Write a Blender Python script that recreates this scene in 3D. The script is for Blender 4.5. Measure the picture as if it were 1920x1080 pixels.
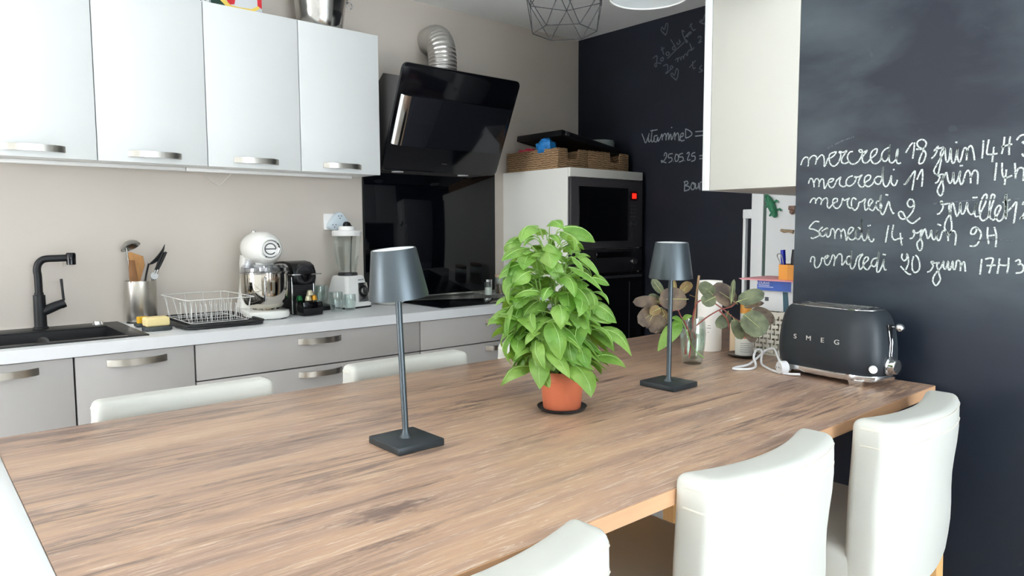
import bpy, bmesh, math, random
from mathutils import Vector, Matrix, noise
from mathutils.bvhtree import BVHTree

for o in list(bpy.data.objects):
    bpy.data.objects.remove(o)
SC = bpy.context.scene
COL = SC.collection
R = math.radians
PI = math.pi

# ------------------------------------------------------------------ camera
F_PX, YAW, PITCH, ROLL = 1336.03, R(-40.822), R(-4.753), R(-0.209)
cam_d = bpy.data.cameras.new('camera')
cam_d.sensor_width = 36.0
cam_d.lens = F_PX / 1920 * 36.0
cam_d.clip_start = 0.02
cam = bpy.data.objects.new('camera', cam_d)
COL.objects.link(cam)
fw = Vector((-math.sin(YAW)*math.cos(PITCH), math.cos(YAW)*math.cos(PITCH), math.sin(PITCH)))
rt = Vector((math.cos(YAW), math.sin(YAW), 0))
up = rt.cross(fw)
rr = math.cos(ROLL)*rt + math.sin(ROLL)*up
uu = -math.sin(ROLL)*rt + math.cos(ROLL)*up
M = Matrix((rr, uu, -fw)).transposed().to_4x4()
M.translation = Vector((0.151, -2.76, 1.294))
cam.matrix_world = M
SC.camera = cam

# ------------------------------------------------------------------ light
SC.view_settings.view_transform = 'Standard'
SC.view_settings.look = 'None'
SC.view_settings.exposure = 0.45
SC.view_settings.gamma = 1.0
SC.view_settings.use_curve_mapping = False
W = bpy.data.worlds.new('sky')
SC.world = W
SC.cycles.max_bounces = 16
SC.cycles.diffuse_bounces = 10
SC.cycles.transparent_max_bounces = 24
W.use_nodes = True
W.node_tree.nodes['Background'].inputs[0].default_value = (0.75, 0.87, 1.0, 1)
W.node_tree.nodes['Background'].inputs[1].default_value = 1.0

def area(name, loc, target, sx, sy, power, col):
    l = bpy.data.lights.new(name, 'AREA')
    l.shape = 'RECTANGLE'; l.size = sx; l.size_y = sy; l.energy = power; l.color = col
    o = bpy.data.objects.new(name, l); COL.objects.link(o)
    o.location = loc
    o.rotation_euler = (Vector(target)-Vector(loc)).to_track_quat('-Z', 'Y').to_euler()
    return o
# daylight entering through the two window openings (rear wall and left wall)
area('window_daylight_rear', (0.8, -6.68, 1.3), (0.8, 0, 1.3), 2.5, 2.1, 104, (0.87, 0.95, 1.0))
area('window_daylight_left', (-3.67, -0.4, 1.35), (1, -0.4, 1.35), 1.5, 2.0, 84, (0.98, 0.99, 1.0))
sun_d = bpy.data.lights.new('sun', 'SUN'); sun_d.energy = 48; sun_d.angle = R(0.6); sun_d.color = (0.96, 0.98, 1.0)
sun = bpy.data.objects.new('sun', sun_d); COL.objects.link(sun)
sun.rotation_euler = Vector((-0.10, 0.57, -0.82)).to_track_quat('-Z', 'Y').to_euler()

# ------------------------------------------------------------------ materials
def lin(c):
    out = []
    for v in c:
        v /= 255.0
        out.append(v/12.92 if v <= 0.04045 else ((v+0.055)/1.055)**2.4)
    return out
MATS = {}
def mat(name, col, rough=0.5, metal=0.0, spec=0.5, trans=0.0, ior=1.45, emit=None, estr=0.0,
        var=0.0, vscale=8.0, bump=0.0, bscale=60.0, coat=0.0, stretch=None, alpha=1.0, aniso=0.0):
    m = bpy.data.materials.new(name); m.use_nodes = True
    nt = m.node_tree; b = nt.nodes['Principled BSDF']
    c = lin(col) + [1]
    b.inputs['Base Color'].default_value = c
    b.inputs['Roughness'].default_value = rough
    b.inputs['Metallic'].default_value = metal
    b.inputs['Specular IOR Level'].default_value = spec
    b.inputs['Transmission Weight'].default_value = trans
    b.inputs['IOR'].default_value = ior
    b.inputs['Coat Weight'].default_value = coat
    b.inputs['Alpha'].default_value = alpha
    if aniso: b.inputs['Anisotropic'].default_value = aniso
    if emit:
        b.inputs['Emission Color'].default_value = lin(emit)+[1]
        b.inputs['Emission Strength'].default_value = estr
    if var or bump:
        tc = nt.nodes.new('ShaderNodeTexCoord')
        mp = nt.nodes.new('ShaderNodeMapping')
        nt.links.new(tc.outputs['Object'], mp.inputs[0])
        if stretch: mp.inputs['Scale'].default_value = stretch
    if var:
        n = nt.nodes.new('ShaderNodeTexNoise'); n.inputs['Scale'].default_value = vscale
        n.inputs['Detail'].default_value = 6
        nt.links.new(mp.outputs[0], n.inputs['Vector'])
        mx = nt.nodes.new('ShaderNodeMix'); mx.data_type = 'RGBA'
        lo = [max(0, v*(1-var)) for v in c[:3]]+[1]; hi = [min(1, v*(1+var)) for v in c[:3]]+[1]
        mx.inputs[6].default_value = lo; mx.inputs[7].default_value = hi
        nt.links.new(n.outputs['Fac'], mx.inputs[0])
        nt.links.new(mx.outputs[2], b.inputs['Base Color'])
    if bump:
        n2 = nt.nodes.new('ShaderNodeTexNoise'); n2.inputs['Scale'].default_value = bscale
        n2.inputs['Detail'].default_value = 4
        nt.links.new(mp.outputs[0], n2.inputs['Vector'])
        bp = nt.nodes.new('ShaderNodeBump'); bp.inputs['Strength'].default_value = bump
        bp.inputs['Distance'].default_value = 0.01
        nt.links.new(n2.outputs['Fac'], bp.inputs['Height'])
        nt.links.new(bp.outputs[0], b.inputs['Normal'])
    MATS[name] = m
    return m

def glassy(name, col=(245, 250, 248), strength=1.0):
    # thin clear walls: see-through with a fresnel sheen, stronger towards the rims
    m = bpy.data.materials.new(name); m.use_nodes = True
    nt = m.node_tree; nt.nodes.clear()
    out = nt.nodes.new('ShaderNodeOutputMaterial')
    g = nt.nodes.new('ShaderNodeBsdfGlossy'); g.inputs['Roughness'].default_value = 0.03
    g.inputs['Color'].default_value = (1, 1, 1, 1)
    t = nt.nodes.new('ShaderNodeBsdfTransparent'); t.inputs['Color'].default_value = lin(col)+[1]
    lw = nt.nodes.new('ShaderNodeLayerWeight'); lw.inputs['Blend'].default_value = 0.25
    mr = nt.nodes.new('ShaderNodeMapRange'); mr.inputs[1].default_value = 0.0; mr.inputs[2].default_value = 1.0
    mr.inputs[3].default_value = 0.045*strength; mr.inputs[4].default_value = 0.6*strength
    nt.links.new(lw.outputs['Facing'], mr.inputs[0])
    mx = nt.nodes.new('ShaderNodeMixShader')
    nt.links.new(mr.outputs[0], mx.inputs[0])
    nt.links.new(t.outputs[0], mx.inputs[1]); nt.links.new(g.outputs[0], mx.inputs[2])
    nt.links.new(mx.outputs[0], out.inputs[0])
    MATS[name] = m
    return m

def leafy(name, col, col2, transl=0.35, rough=0.42, vscale=14, tcol=None):
    m = bpy.data.materials.new(name); m.use_nodes = True
    nt = m.node_tree; b = nt.nodes['Principled BSDF']; out = nt.nodes['Material Output']
    tc = nt.nodes.new('ShaderNodeTexCoord')
    n = nt.nodes.new('ShaderNodeTexNoise'); n.inputs['Scale'].default_value = vscale
    nt.links.new(tc.outputs['Object'], n.inputs['Vector'])
    cr = nt.nodes.new('ShaderNodeValToRGB')
    cr.color_ramp.elements[0].position = 0.35; cr.color_ramp.elements[0].color = lin(col)+[1]
    cr.color_ramp.elements[1].position = 0.65; cr.color_ramp.elements[1].color = lin(col2)+[1]
    nt.links.new(n.outputs['Fac'], cr.inputs[0])
    nt.links.new(cr.outputs[0], b.inputs['Base Color'])
    b.inputs['Roughness'].default_value = rough
    nb = nt.nodes.new('ShaderNodeTexNoise'); nb.inputs['Scale'].default_value = 110; nb.inputs['Detail'].default_value = 3
    nt.links.new(tc.outputs['Object'], nb.inputs['Vector'])
    bp = nt.nodes.new('ShaderNodeBump'); bp.inputs['Strength'].default_value = 0.55; bp.inputs['Distance'].default_value = 0.006
    nt.links.new(nb.outputs['Fac'], bp.inputs['Height']); nt.links.new(bp.outputs[0], b.inputs['Normal'])
    tl = nt.nodes.new('ShaderNodeBsdfTranslucent')
    if tcol: tl.inputs['Color'].default_value = lin(tcol)+[1]
    else: nt.links.new(cr.outputs[0], tl.inputs['Color'])
    mx = nt.nodes.new('ShaderNodeMixShader'); mx.inputs[0].default_value = transl
    nt.links.new(b.outputs[0], mx.inputs[1]); nt.links.new(tl.outputs[0], mx.inputs[2])
    nt.links.new(mx.outputs[0], out.inputs[0])
    MATS[name] = m
    return m

def wood_table(name):
    m = bpy.data.materials.new(name); m.use_nodes = True
    nt = m.node_tree; b = nt.nodes['Principled BSDF']; L = nt.links.new
    tc = nt.nodes.new('ShaderNodeTexCoord')
    sep = nt.nodes.new('ShaderNodeSeparateXYZ'); L(tc.outputs['Object'], sep.inputs[0])
    def math_(op, a, bb=None):
        n = nt.nodes.new('ShaderNodeMath'); n.operation = op
        for i, v in enumerate((a, bb)):
            if v is None: continue
            if isinstance(v, (int, float)): n.inputs[i].default_value = v
            else: L(v, n.inputs[i])
        return n.outputs[0]
    def rng(v, a, c, lo=0.0, hi=1.0):
        n = nt.nodes.new('ShaderNodeMapRange'); n.interpolation_type = 'SMOOTHSTEP'
        for i, x in zip((1, 2, 3, 4), (a, c, lo, hi)): n.inputs[i].default_value = x
        L(v, n.inputs[0]); return n.outputs[0]
    plank = math_('FLOOR', math_('MULTIPLY', sep.outputs['Y'], 6.9))
    wn = nt.nodes.new('ShaderNodeTexWhiteNoise'); wn.noise_dimensions = '1D'; L(plank, wn.inputs['W'])
    comb = nt.nodes.new('ShaderNodeCombineXYZ')
    L(math_('ADD', sep.outputs['X'], math_('MULTIPLY', wn.outputs['Value'], 9.0)), comb.inputs[0])
    L(sep.outputs['Y'], comb.inputs[1]); L(math_('MULTIPLY', wn.outputs['Value'], 3.0), comb.inputs[2])
    def nz(scale, st, det=5, dist=0.0, rough=0.55, off=0.0):
        mp = nt.nodes.new('ShaderNodeMapping'); mp.inputs['Scale'].default_value = st
        mp.inputs['Location'].default_value = (off, off*0.7, off*1.3)
        L(comb.outputs[0], mp.inputs[0])
        n = nt.nodes.new('ShaderNodeTexNoise'); n.inputs['Scale'].default_value = scale
        n.inputs['Detail'].default_value = det; n.inputs['Distortion'].default_value = dist
        n.inputs['Roughness'].default_value = rough
        L(mp.outputs[0], n.inputs['Vector']); return n.outputs['Fac']
    def blend(fac, a, bcol):
        mx = nt.nodes.new('ShaderNodeMix'); mx.data_type = 'RGBA'
        L(fac, mx.inputs[0]); L(a, mx.inputs[6])
        mx.inputs[7].default_value = lin(bcol)+[1]; return mx.outputs[2]
    tone = nz(1.6, (0.9, 4.0, 1), 6, 1.3, 0.6)
    band = nz(3.0, (0.45, 8.0, 1), 7, 0.9, 0.65, 3.0)
    cr = nt.nodes.new('ShaderNodeValToRGB'); e = cr.color_ramp.elements
    e[0].position = 0.36; e[0].color = lin((146, 120, 106))+[1]
    e[1].position = 0.66; e[1].color = lin((202, 171, 141))+[1]
    for p, c in ((0.46, (172, 141, 120)), (0.55, (187, 153, 125))):
        x = e.new(p); x.color = lin(c)+[1]
    L(math_('ADD', math_('MULTIPLY', tone, 0.55), math_('MULTIPLY', band, 0.45)), cr.inputs[0])
    # fine fibres
    fib = nz(9.0, (1.1, 22, 1), 7, 0.5, 0.7, 7.0)
    col = blend(math_('MULTIPLY', rng(fib, 0.44, 0.64), 0.24), cr.outputs[0], (146, 122, 108))
    # ragged grey-brown weathered streaks, broken along the plank
    st1 = nz(4.2, (0.7, 9.5, 1), 12, 2.2, 0.76, 13.0)
    msk = nz(1.5, (0.8, 4.4, 1), 5, 1.0, 0.6, 21.0)
    col = blend(math_('MULTIPLY', math_('MULTIPLY', rng(st1, 0.45, 0.58), rng(msk, 0.43, 0.57)), 0.9), col, (112, 93, 86))
    # pale worn scratches
    scr = nz(6.0, (0.7, 13, 1), 12, 2.6, 0.80, 31.0)
    col = blend(math_('MULTIPLY', math_('MULTIPLY', rng(scr, 0.53, 0.61), rng(msk, 0.62, 0.42)), 0.6), col, (222, 207, 190))
    # knots
    mpv = nt.nodes.new('ShaderNodeMapping'); mpv.inputs['Scale'].default_value = (1.7, 4.4, 1)
    L(comb.outputs[0], mpv.inputs[0])
    vo = nt.nodes.new('ShaderNodeTexVoronoi'); vo.inputs['Scale'].default_value = 0.95
    nzv = nt.nodes.new('ShaderNodeTexNoise'); nzv.inputs['Scale'].default_value = 26; nzv.inputs['Detail'].default_value = 5
    L(mpv.outputs[0], nzv.inputs['Vector']); L(mpv.outputs[0], vo.inputs['Vector'])
    dd = math_('ADD', vo.outputs['Distance'], math_('MULTIPLY', math_('SUBTRACT', nzv.outputs['Fac'], 0.5), 0.30))
    col = blend(rng(dd, 0.02, 0.14, 0.75, 0.0), col, (98, 80, 74))
    hsv = nt.nodes.new('ShaderNodeHueSaturation')
    L(math_('ADD', 0.93, math_('MULTIPLY', wn.outputs['Value'], 0.13)), hsv.inputs['Value'])
    L(col, hsv.inputs['Color'])
    L(hsv.outputs[0], b.inputs['Base Color'])
    b.inputs['Roughness'].default_value = 0.34
    b.inputs['Specular IOR Level'].default_value = 0.55
    bp = nt.nodes.new('ShaderNodeBump'); bp.inputs['Strength'].default_value = 0.1; bp.inputs['Distance'].default_value = 0.003
    L(st1, bp.inputs['Height']); L(bp.outputs[0], b.inputs['Normal'])
    MATS[name] = m
    return m

def chalkboard(name, base, dust, amount, rough=0.55):
    m = bpy.data.materials.new(name); m.use_nodes = True
    nt = m.node_tree; b = nt.nodes['Principled BSDF']; L = nt.links.new
    tc = nt.nodes.new('ShaderNodeTexCoord')
    mp = nt.nodes.new('ShaderNodeMapping'); mp.inputs['Scale'].default_value = (1, 1, 2.2)
    mp.inputs['Rotation'].default_value = (0.25, 0, 0)
    L(tc.outputs['Object'], mp.inputs[0])
    n = nt.nodes.new('ShaderNodeTexNoise'); n.inputs['Scale'].default_value = 2.6; n.inputs['Detail'].default_value = 7
    n.inputs['Distortion'].default_value = 0.25
    L(mp.outputs[0], n.inputs['Vector'])
    mr = nt.nodes.new('ShaderNodeMapRange'); mr.inputs[1].default_value = 0.32; mr.inputs[2].default_value = 0.78
    mr.inputs[4].default_value = amount
    L(n.outputs['Fac'], mr.inputs[0])
    # wiped chalk stays where hands reach: only a band of the board is dusty
    sp = nt.nodes.new('ShaderNodeSeparateXYZ'); L(tc.outputs['Object'], sp.inputs[0])
    band = nt.nodes.new('ShaderNodeMapRange'); band.interpolation_type = 'SMOOTHSTEP'
    band.inputs[1].default_value = 0.98; band.inputs[2].default_value = 1.22
    L(sp.outputs['Z'], band.inputs[0])
    mul = nt.nodes.new('ShaderNodeMath'); mul.operation = 'MULTIPLY'
    L(mr.outputs[0], mul.inputs[0]); L(band.outputs[0], mul.inputs[1])
    # specks
    sp2 = nt.nodes.new('ShaderNodeTexNoise'); sp2.inputs['Scale'].default_value = 26; sp2.inputs['Detail'].default_value = 2
    L(tc.outputs['Object'], sp2.inputs['Vector'])
    ms = nt.nodes.new('ShaderNodeMapRange'); ms.inputs[1].default_value = 0.73; ms.inputs[2].default_value = 0.8; ms.inputs[4].default_value = 0.12
    L(sp2.outputs['Fac'], ms.inputs[0])
    ad = nt.nodes.new('ShaderNodeMath'); ad.operation = 'ADD'
    L(mul.outputs[0], ad.inputs[0]); L(ms.outputs[0], ad.inputs[1])
    mx = nt.nodes.new('ShaderNodeMix'); mx.data_type = 'RGBA'
    mx.inputs[6].default_value = lin(base)+[1]; mx.inputs[7].default_value = lin(dust)+[1]
    L(ad.outputs[0], mx.inputs[0]); L(mx.outputs[2], b.inputs['Base Color'])
    b.inputs['Roughness'].default_value = rough
    b.inputs['Specular IOR Level'].default_value = 0.4
    MATS[name] = m
    return m

mat('wall_paint', (205, 197, 188), 0.75, var=0.05, vscale=3.0)
mat('ceiling_paint', (250, 252, 252), 0.8)
mat('white_wall', (240, 239, 236), 0.8)
mat('floor_tile', (222, 221, 220), 0.35, var=0.08, vscale=4)
mat('white_lacquer', (222, 225, 225), 0.45, spec=0.3)
mat('white_panel', (240, 240, 238), 0.4)
mat('cream_laminate', (240, 240, 234), 0.5)
mat('cabinet_side', (194, 194, 186), 0.55, spec=0.3)
mat('grey_laminate', (182, 179, 177), 0.5)
mat('dark_gap', (60, 58, 56), 0.7)
mat('worktop_white', (226, 228, 231), 0.35, var=0.02, vscale=60)
mat('brushed_steel', (196, 192, 184), 0.28, 1.0, var=0.12, vscale=30, stretch=(1, 1, 40), aniso=0.4)
mat('steel_pot', (186, 186, 184), 0.24, 1.0, var=0.1, vscale=20, stretch=(1, 1, 30))
mat('chrome', (222, 222, 222), 0.08, 1.0)
mat('mirror_steel', (205, 200, 190), 0.05, 1.0)
mat('bucket_steel', (196, 194, 190), 0.16, 1.0, var=0.06, vscale=30, stretch=(1, 1, 30))
mat('letter_steel', (226, 226, 224), 0.42, 0.6)
mat('aluminium_duct', (214, 212, 208), 0.32, 1.0)
mat('black_glass', (6, 8, 14), 0.04, 0, 0.5)
mat('black_gloss', (8, 9, 14), 0.09, 0, 0.5)
mat('black_mirror', (40, 42, 50), 0.07, 0.55, 0.8)
mat('hood_side', (84, 82, 82), 0.4, 0.3)
mat('black_matt', (22, 24, 28), 0.5)
mat('black_granite', (25, 25, 27), 0.42, var=0.3, vscale=300)
mat('black_plastic', (16, 17, 19), 0.35)
mat('dark_plastic', (42, 42, 45), 0.42)
mat('grey_plastic', (88, 88, 92), 0.5)
mat('appliance_dark', (80, 78, 82), 0.42, 0.2)
mat('window_black', (9, 10, 13), 0.06, 0, 0.5)
mat('red_led', (255, 20, 10), 0.5, emit=(255, 25, 15), estr=2.5)
mat('red_led_back', (60, 3, 6), 0.3)
mat('white_plastic', (236, 236, 234), 0.35)
mat('mixer_white', (236, 237, 232), 0.22, coat=0.4)
mat('soft_white', (224, 222, 218), 0.45)
mat('socket_blue_white', (205, 218, 226), 0.4)
mat('clear_plastic', (225, 225, 230), 0.08, trans=0.75, alpha=0.4)
mat('stainless_lamp', (80, 88, 93), 0.36, 0.7)
mat('lamp_base', (52, 58, 62), 0.42, 0.3)
mat('lamp_diffuser', (236, 238, 240), 0.5)
mat('terracotta', (203, 112, 80), 0.45, var=0.08, vscale=20)
mat('soil', (52, 40, 30), 0.95, bump=1.0, bscale=120)
leafy('basil_leaf', (96, 146, 58), (146, 184, 96), 0.34, 0.38, 18, tcol=(170, 208, 74))
leafy('basil_vein', (168, 206, 120), (182, 214, 136), 0.2)
leafy('basil_stem', (130, 170, 84), (160, 190, 110), 0.1)
leafy('eucalyptus_green', (84, 92, 70), (122, 130, 98), 0.22, 0.55, 30)
leafy('eucalyptus_brown', (84, 72, 64), (128, 110, 90), 0.25, 0.55, 26)
leafy('eucalyptus_gold', (128, 102, 66), (162, 140, 94), 0.35, 0.55, 26)
mat('leaf_vein', (176, 178, 120), 0.6)
mat('red_stem', (140, 74, 66), 0.5, var=0.25, vscale=40)
mat('stick_brown', (150, 122, 92), 0.7)
glassy('clear_glass', (246, 250, 249), 1.0)
glassy('jug_glass', (247, 249, 248), 0.9)
glassy('clear_cover', (232, 233, 236), 1.2)
glassy('water', (240, 246, 240), 0.5)
mat('paper_white', (238, 236, 230), 0.8)
mat('wax_beige', (206, 184, 154), 0.5)
mat('dark_plate', (66, 58, 54), 0.3, var=0.3, vscale=40)
mat('copper_bits', (196, 130, 100), 0.4, 0.4)
mat('woven_white', (222, 218, 206), 0.6)
mat('box_white', (228, 230, 232), 0.55)
mat('teal', (58, 96, 112), 0.5)
mat('box_blue', (58, 98, 190), 0.4, var=0.25, vscale=30)
mat('pink_paper', (236, 170, 176), 0.7)
mat('orange_cup', (232, 160, 74), 0.5)
mat('pen_blue', (28, 40, 170), 0.3)
mat('fridge_white', (226, 229, 230), 0.35)
mat('gasket', (70, 92, 84), 0.6)
mat('crocodile_green', (52, 132, 94), 0.4, var=0.3, vscale=120, bump=0.4, bscale=200)
mat('magnet_tan', (168, 146, 118), 0.5, var=0.4, vscale=90)
mat('magnet_brown', (128, 98, 86), 0.5, var=0.4, vscale=90)
mat('cable_white', (226, 226, 228), 0.45)
mat('toaster_black', (44, 50, 56), 0.42, 0.1)
mat('stool_cover', (205, 206, 199), 0.45, var=0.03, vscale=9, bump=0.12, bscale=14)
mat('stool_seam', (222, 218, 206), 0.5)
mat('stool_wood', (222, 176, 116), 0.5, var=0.12, vscale=14, stretch=(6, 6, 1))
mat('edge_wood', (196, 154, 118), 0.45, var=0.16, vscale=10, stretch=(1, 6, 6))
mat('sponge_yellow', (244, 190, 52), 0.95, bump=0.6, bscale=300)
mat('sponge_cream', (246, 226, 166), 0.95, bump=0.4, bscale=300)
mat('slate', (64, 68, 70), 0.6, bump=0.3, bscale=80)
mat('wire_white', (226, 226, 224), 0.25, 0.2)
mat('rack_black', (30, 31, 33), 0.45)
mat('spatula_wood', (168, 120, 68), 0.6, var=0.3, vscale=18, stretch=(5, 5, 1))
mat('spatula_dark', (130, 88, 50), 0.6, var=0.3, vscale=18, stretch=(5, 5, 1))
mat('capsule_green', (32, 110, 60), 0.3, 0.5)
mat('capsule_cream', (226, 218, 188), 0.3, 0.4)
mat('capsule_gold', (220, 160, 50), 0.3, 0.5)
mat('dish_white', (232, 232, 226), 0.2)
mat('jar_content', (196, 170, 150), 0.7, var=0.4, vscale=60)
mat('jar_brown', (120, 92, 70), 0.6, var=0.3, vscale=60)
mat('lid_wood', (190, 164, 140), 0.5)
mat('wire_black', (52, 52, 54), 0.45, 0.4)
mat('milk_glass', (232, 236, 236), 0.12, trans=0.55, alpha=0.75)
mat('tin_red', (206, 44, 52), 0.35, var=0.2, vscale=30)
mat('tin_green', (28, 62, 50), 0.4)
mat('tin_yellow', (232, 204, 96), 0.4)
mat('tin_grey', (212, 216, 220), 0.4)
mat('mark_black', (30, 30, 34), 0.5)
mat('bag_blue', (44, 132, 206), 0.25, var=0.35, vscale=40)
mat('bag_red', (206, 52, 76), 0.35, var=0.3, vscale=40)
mat('grey_dish', (150, 158, 158), 0.35)
mat('label_print', (90, 96, 104), 0.6)
mat('print_white', (220, 228, 245), 0.5)
wood_table('table_wood')
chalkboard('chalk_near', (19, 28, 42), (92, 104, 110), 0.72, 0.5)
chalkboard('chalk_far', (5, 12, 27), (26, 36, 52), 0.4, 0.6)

def wicker(name, c1, c2, sx=90, sz=110):
    m = bpy.data.materials.new(name); m.use_nodes = True
    nt = m.node_tree; b = nt.nodes['Principled BSDF']; L = nt.links.new
    tc = nt.nodes.new('ShaderNodeTexCoord')
    mp = nt.nodes.new('ShaderNodeMapping'); mp.inputs['Scale'].default_value = (sx, sx, sz)
    L(tc.outputs['Object'], mp.inputs[0])
    n = nt.nodes.new('ShaderNodeTexNoise'); n.inputs['Scale'].default_value = 1.0; n.inputs['Detail'].default_value = 5
    L(mp.outputs[0], n.inputs['Vector'])
    wv = nt.nodes.new('ShaderNodeTexWave'); wv.bands_direction = 'Z'; wv.inputs['Scale'].default_value = 26
    wv.inputs['Distortion'].default_value = 6; wv.inputs['Detail'].default_value = 3
    L(tc.outputs['Object'], wv.inputs['Vector'])
    a = nt.nodes.new('ShaderNodeMath'); a.operation = 'MULTIPLY_ADD'; a.inputs[1].default_value = 0.45
    L(wv.outputs['Fac'], a.inputs[0])
    h = nt.nodes.new('ShaderNodeMath'); h.operation = 'MULTIPLY'; h.inputs[1].default_value = 0.75
    L(n.outputs['Fac'], h.inputs[0]); L(h.outputs[0], a.inputs[2])
    cr = nt.nodes.new('ShaderNodeValToRGB'); e = cr.color_ramp.elements
    e[0].position = 0.3; e[0].color = lin(c1)+[1]; e[1].position = 0.8; e[1].color = lin(c2)+[1]
    L(a.outputs[0], cr.inputs[0]); L(cr.outputs[0], b.inputs['Base Color'])
    b.inputs['Roughness'].default_value = 0.8
    bp = nt.nodes.new('ShaderNodeBump'); bp.inputs['Strength'].default_value = 0.8; bp.inputs['Distance'].default_value = 0.006
    L(a.outputs[0], bp.inputs['Height']); L(bp.outputs[0], b.inputs['Normal'])
    MATS[name] = m
wicker('wicker_brown', (104, 80, 56), (182, 148, 110))

def chalk_line(name, col, cover):
    m = bpy.data.materials.new(name); m.use_nodes = True
    nt = m.node_tree; b = nt.nodes['Principled BSDF']; out = nt.nodes['Material Output']; L = nt.links.new
    b.inputs['Base Color'].default_value = lin(col)+[1]; b.inputs['Roughness'].default_value = 0.95
    tc = nt.nodes.new('ShaderNodeTexCoord')
    n = nt.nodes.new('ShaderNodeTexNoise'); n.inputs['Scale'].default_value = 420; n.inputs['Detail'].default_value = 3
    L(tc.outputs['Object'], n.inputs['Vector'])
    mr = nt.nodes.new('ShaderNodeMapRange'); mr.inputs[1].default_value = 0.5-cover*0.35; mr.inputs[2].default_value = 0.6-cover*0.2
    mr.inputs[3].default_value = 0.15
    L(n.outputs['Fac'], mr.inputs[0]); L(mr.outputs[0], b.inputs['Alpha'])
    MATS[name] = m
chalk_line('chalk_white', (208, 217, 214), 0.5)
chalk_line('chalk_soft', (150, 158, 164), 0.45)
chalk_line('chalk_faint', (92, 98, 106), 0.4)

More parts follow.
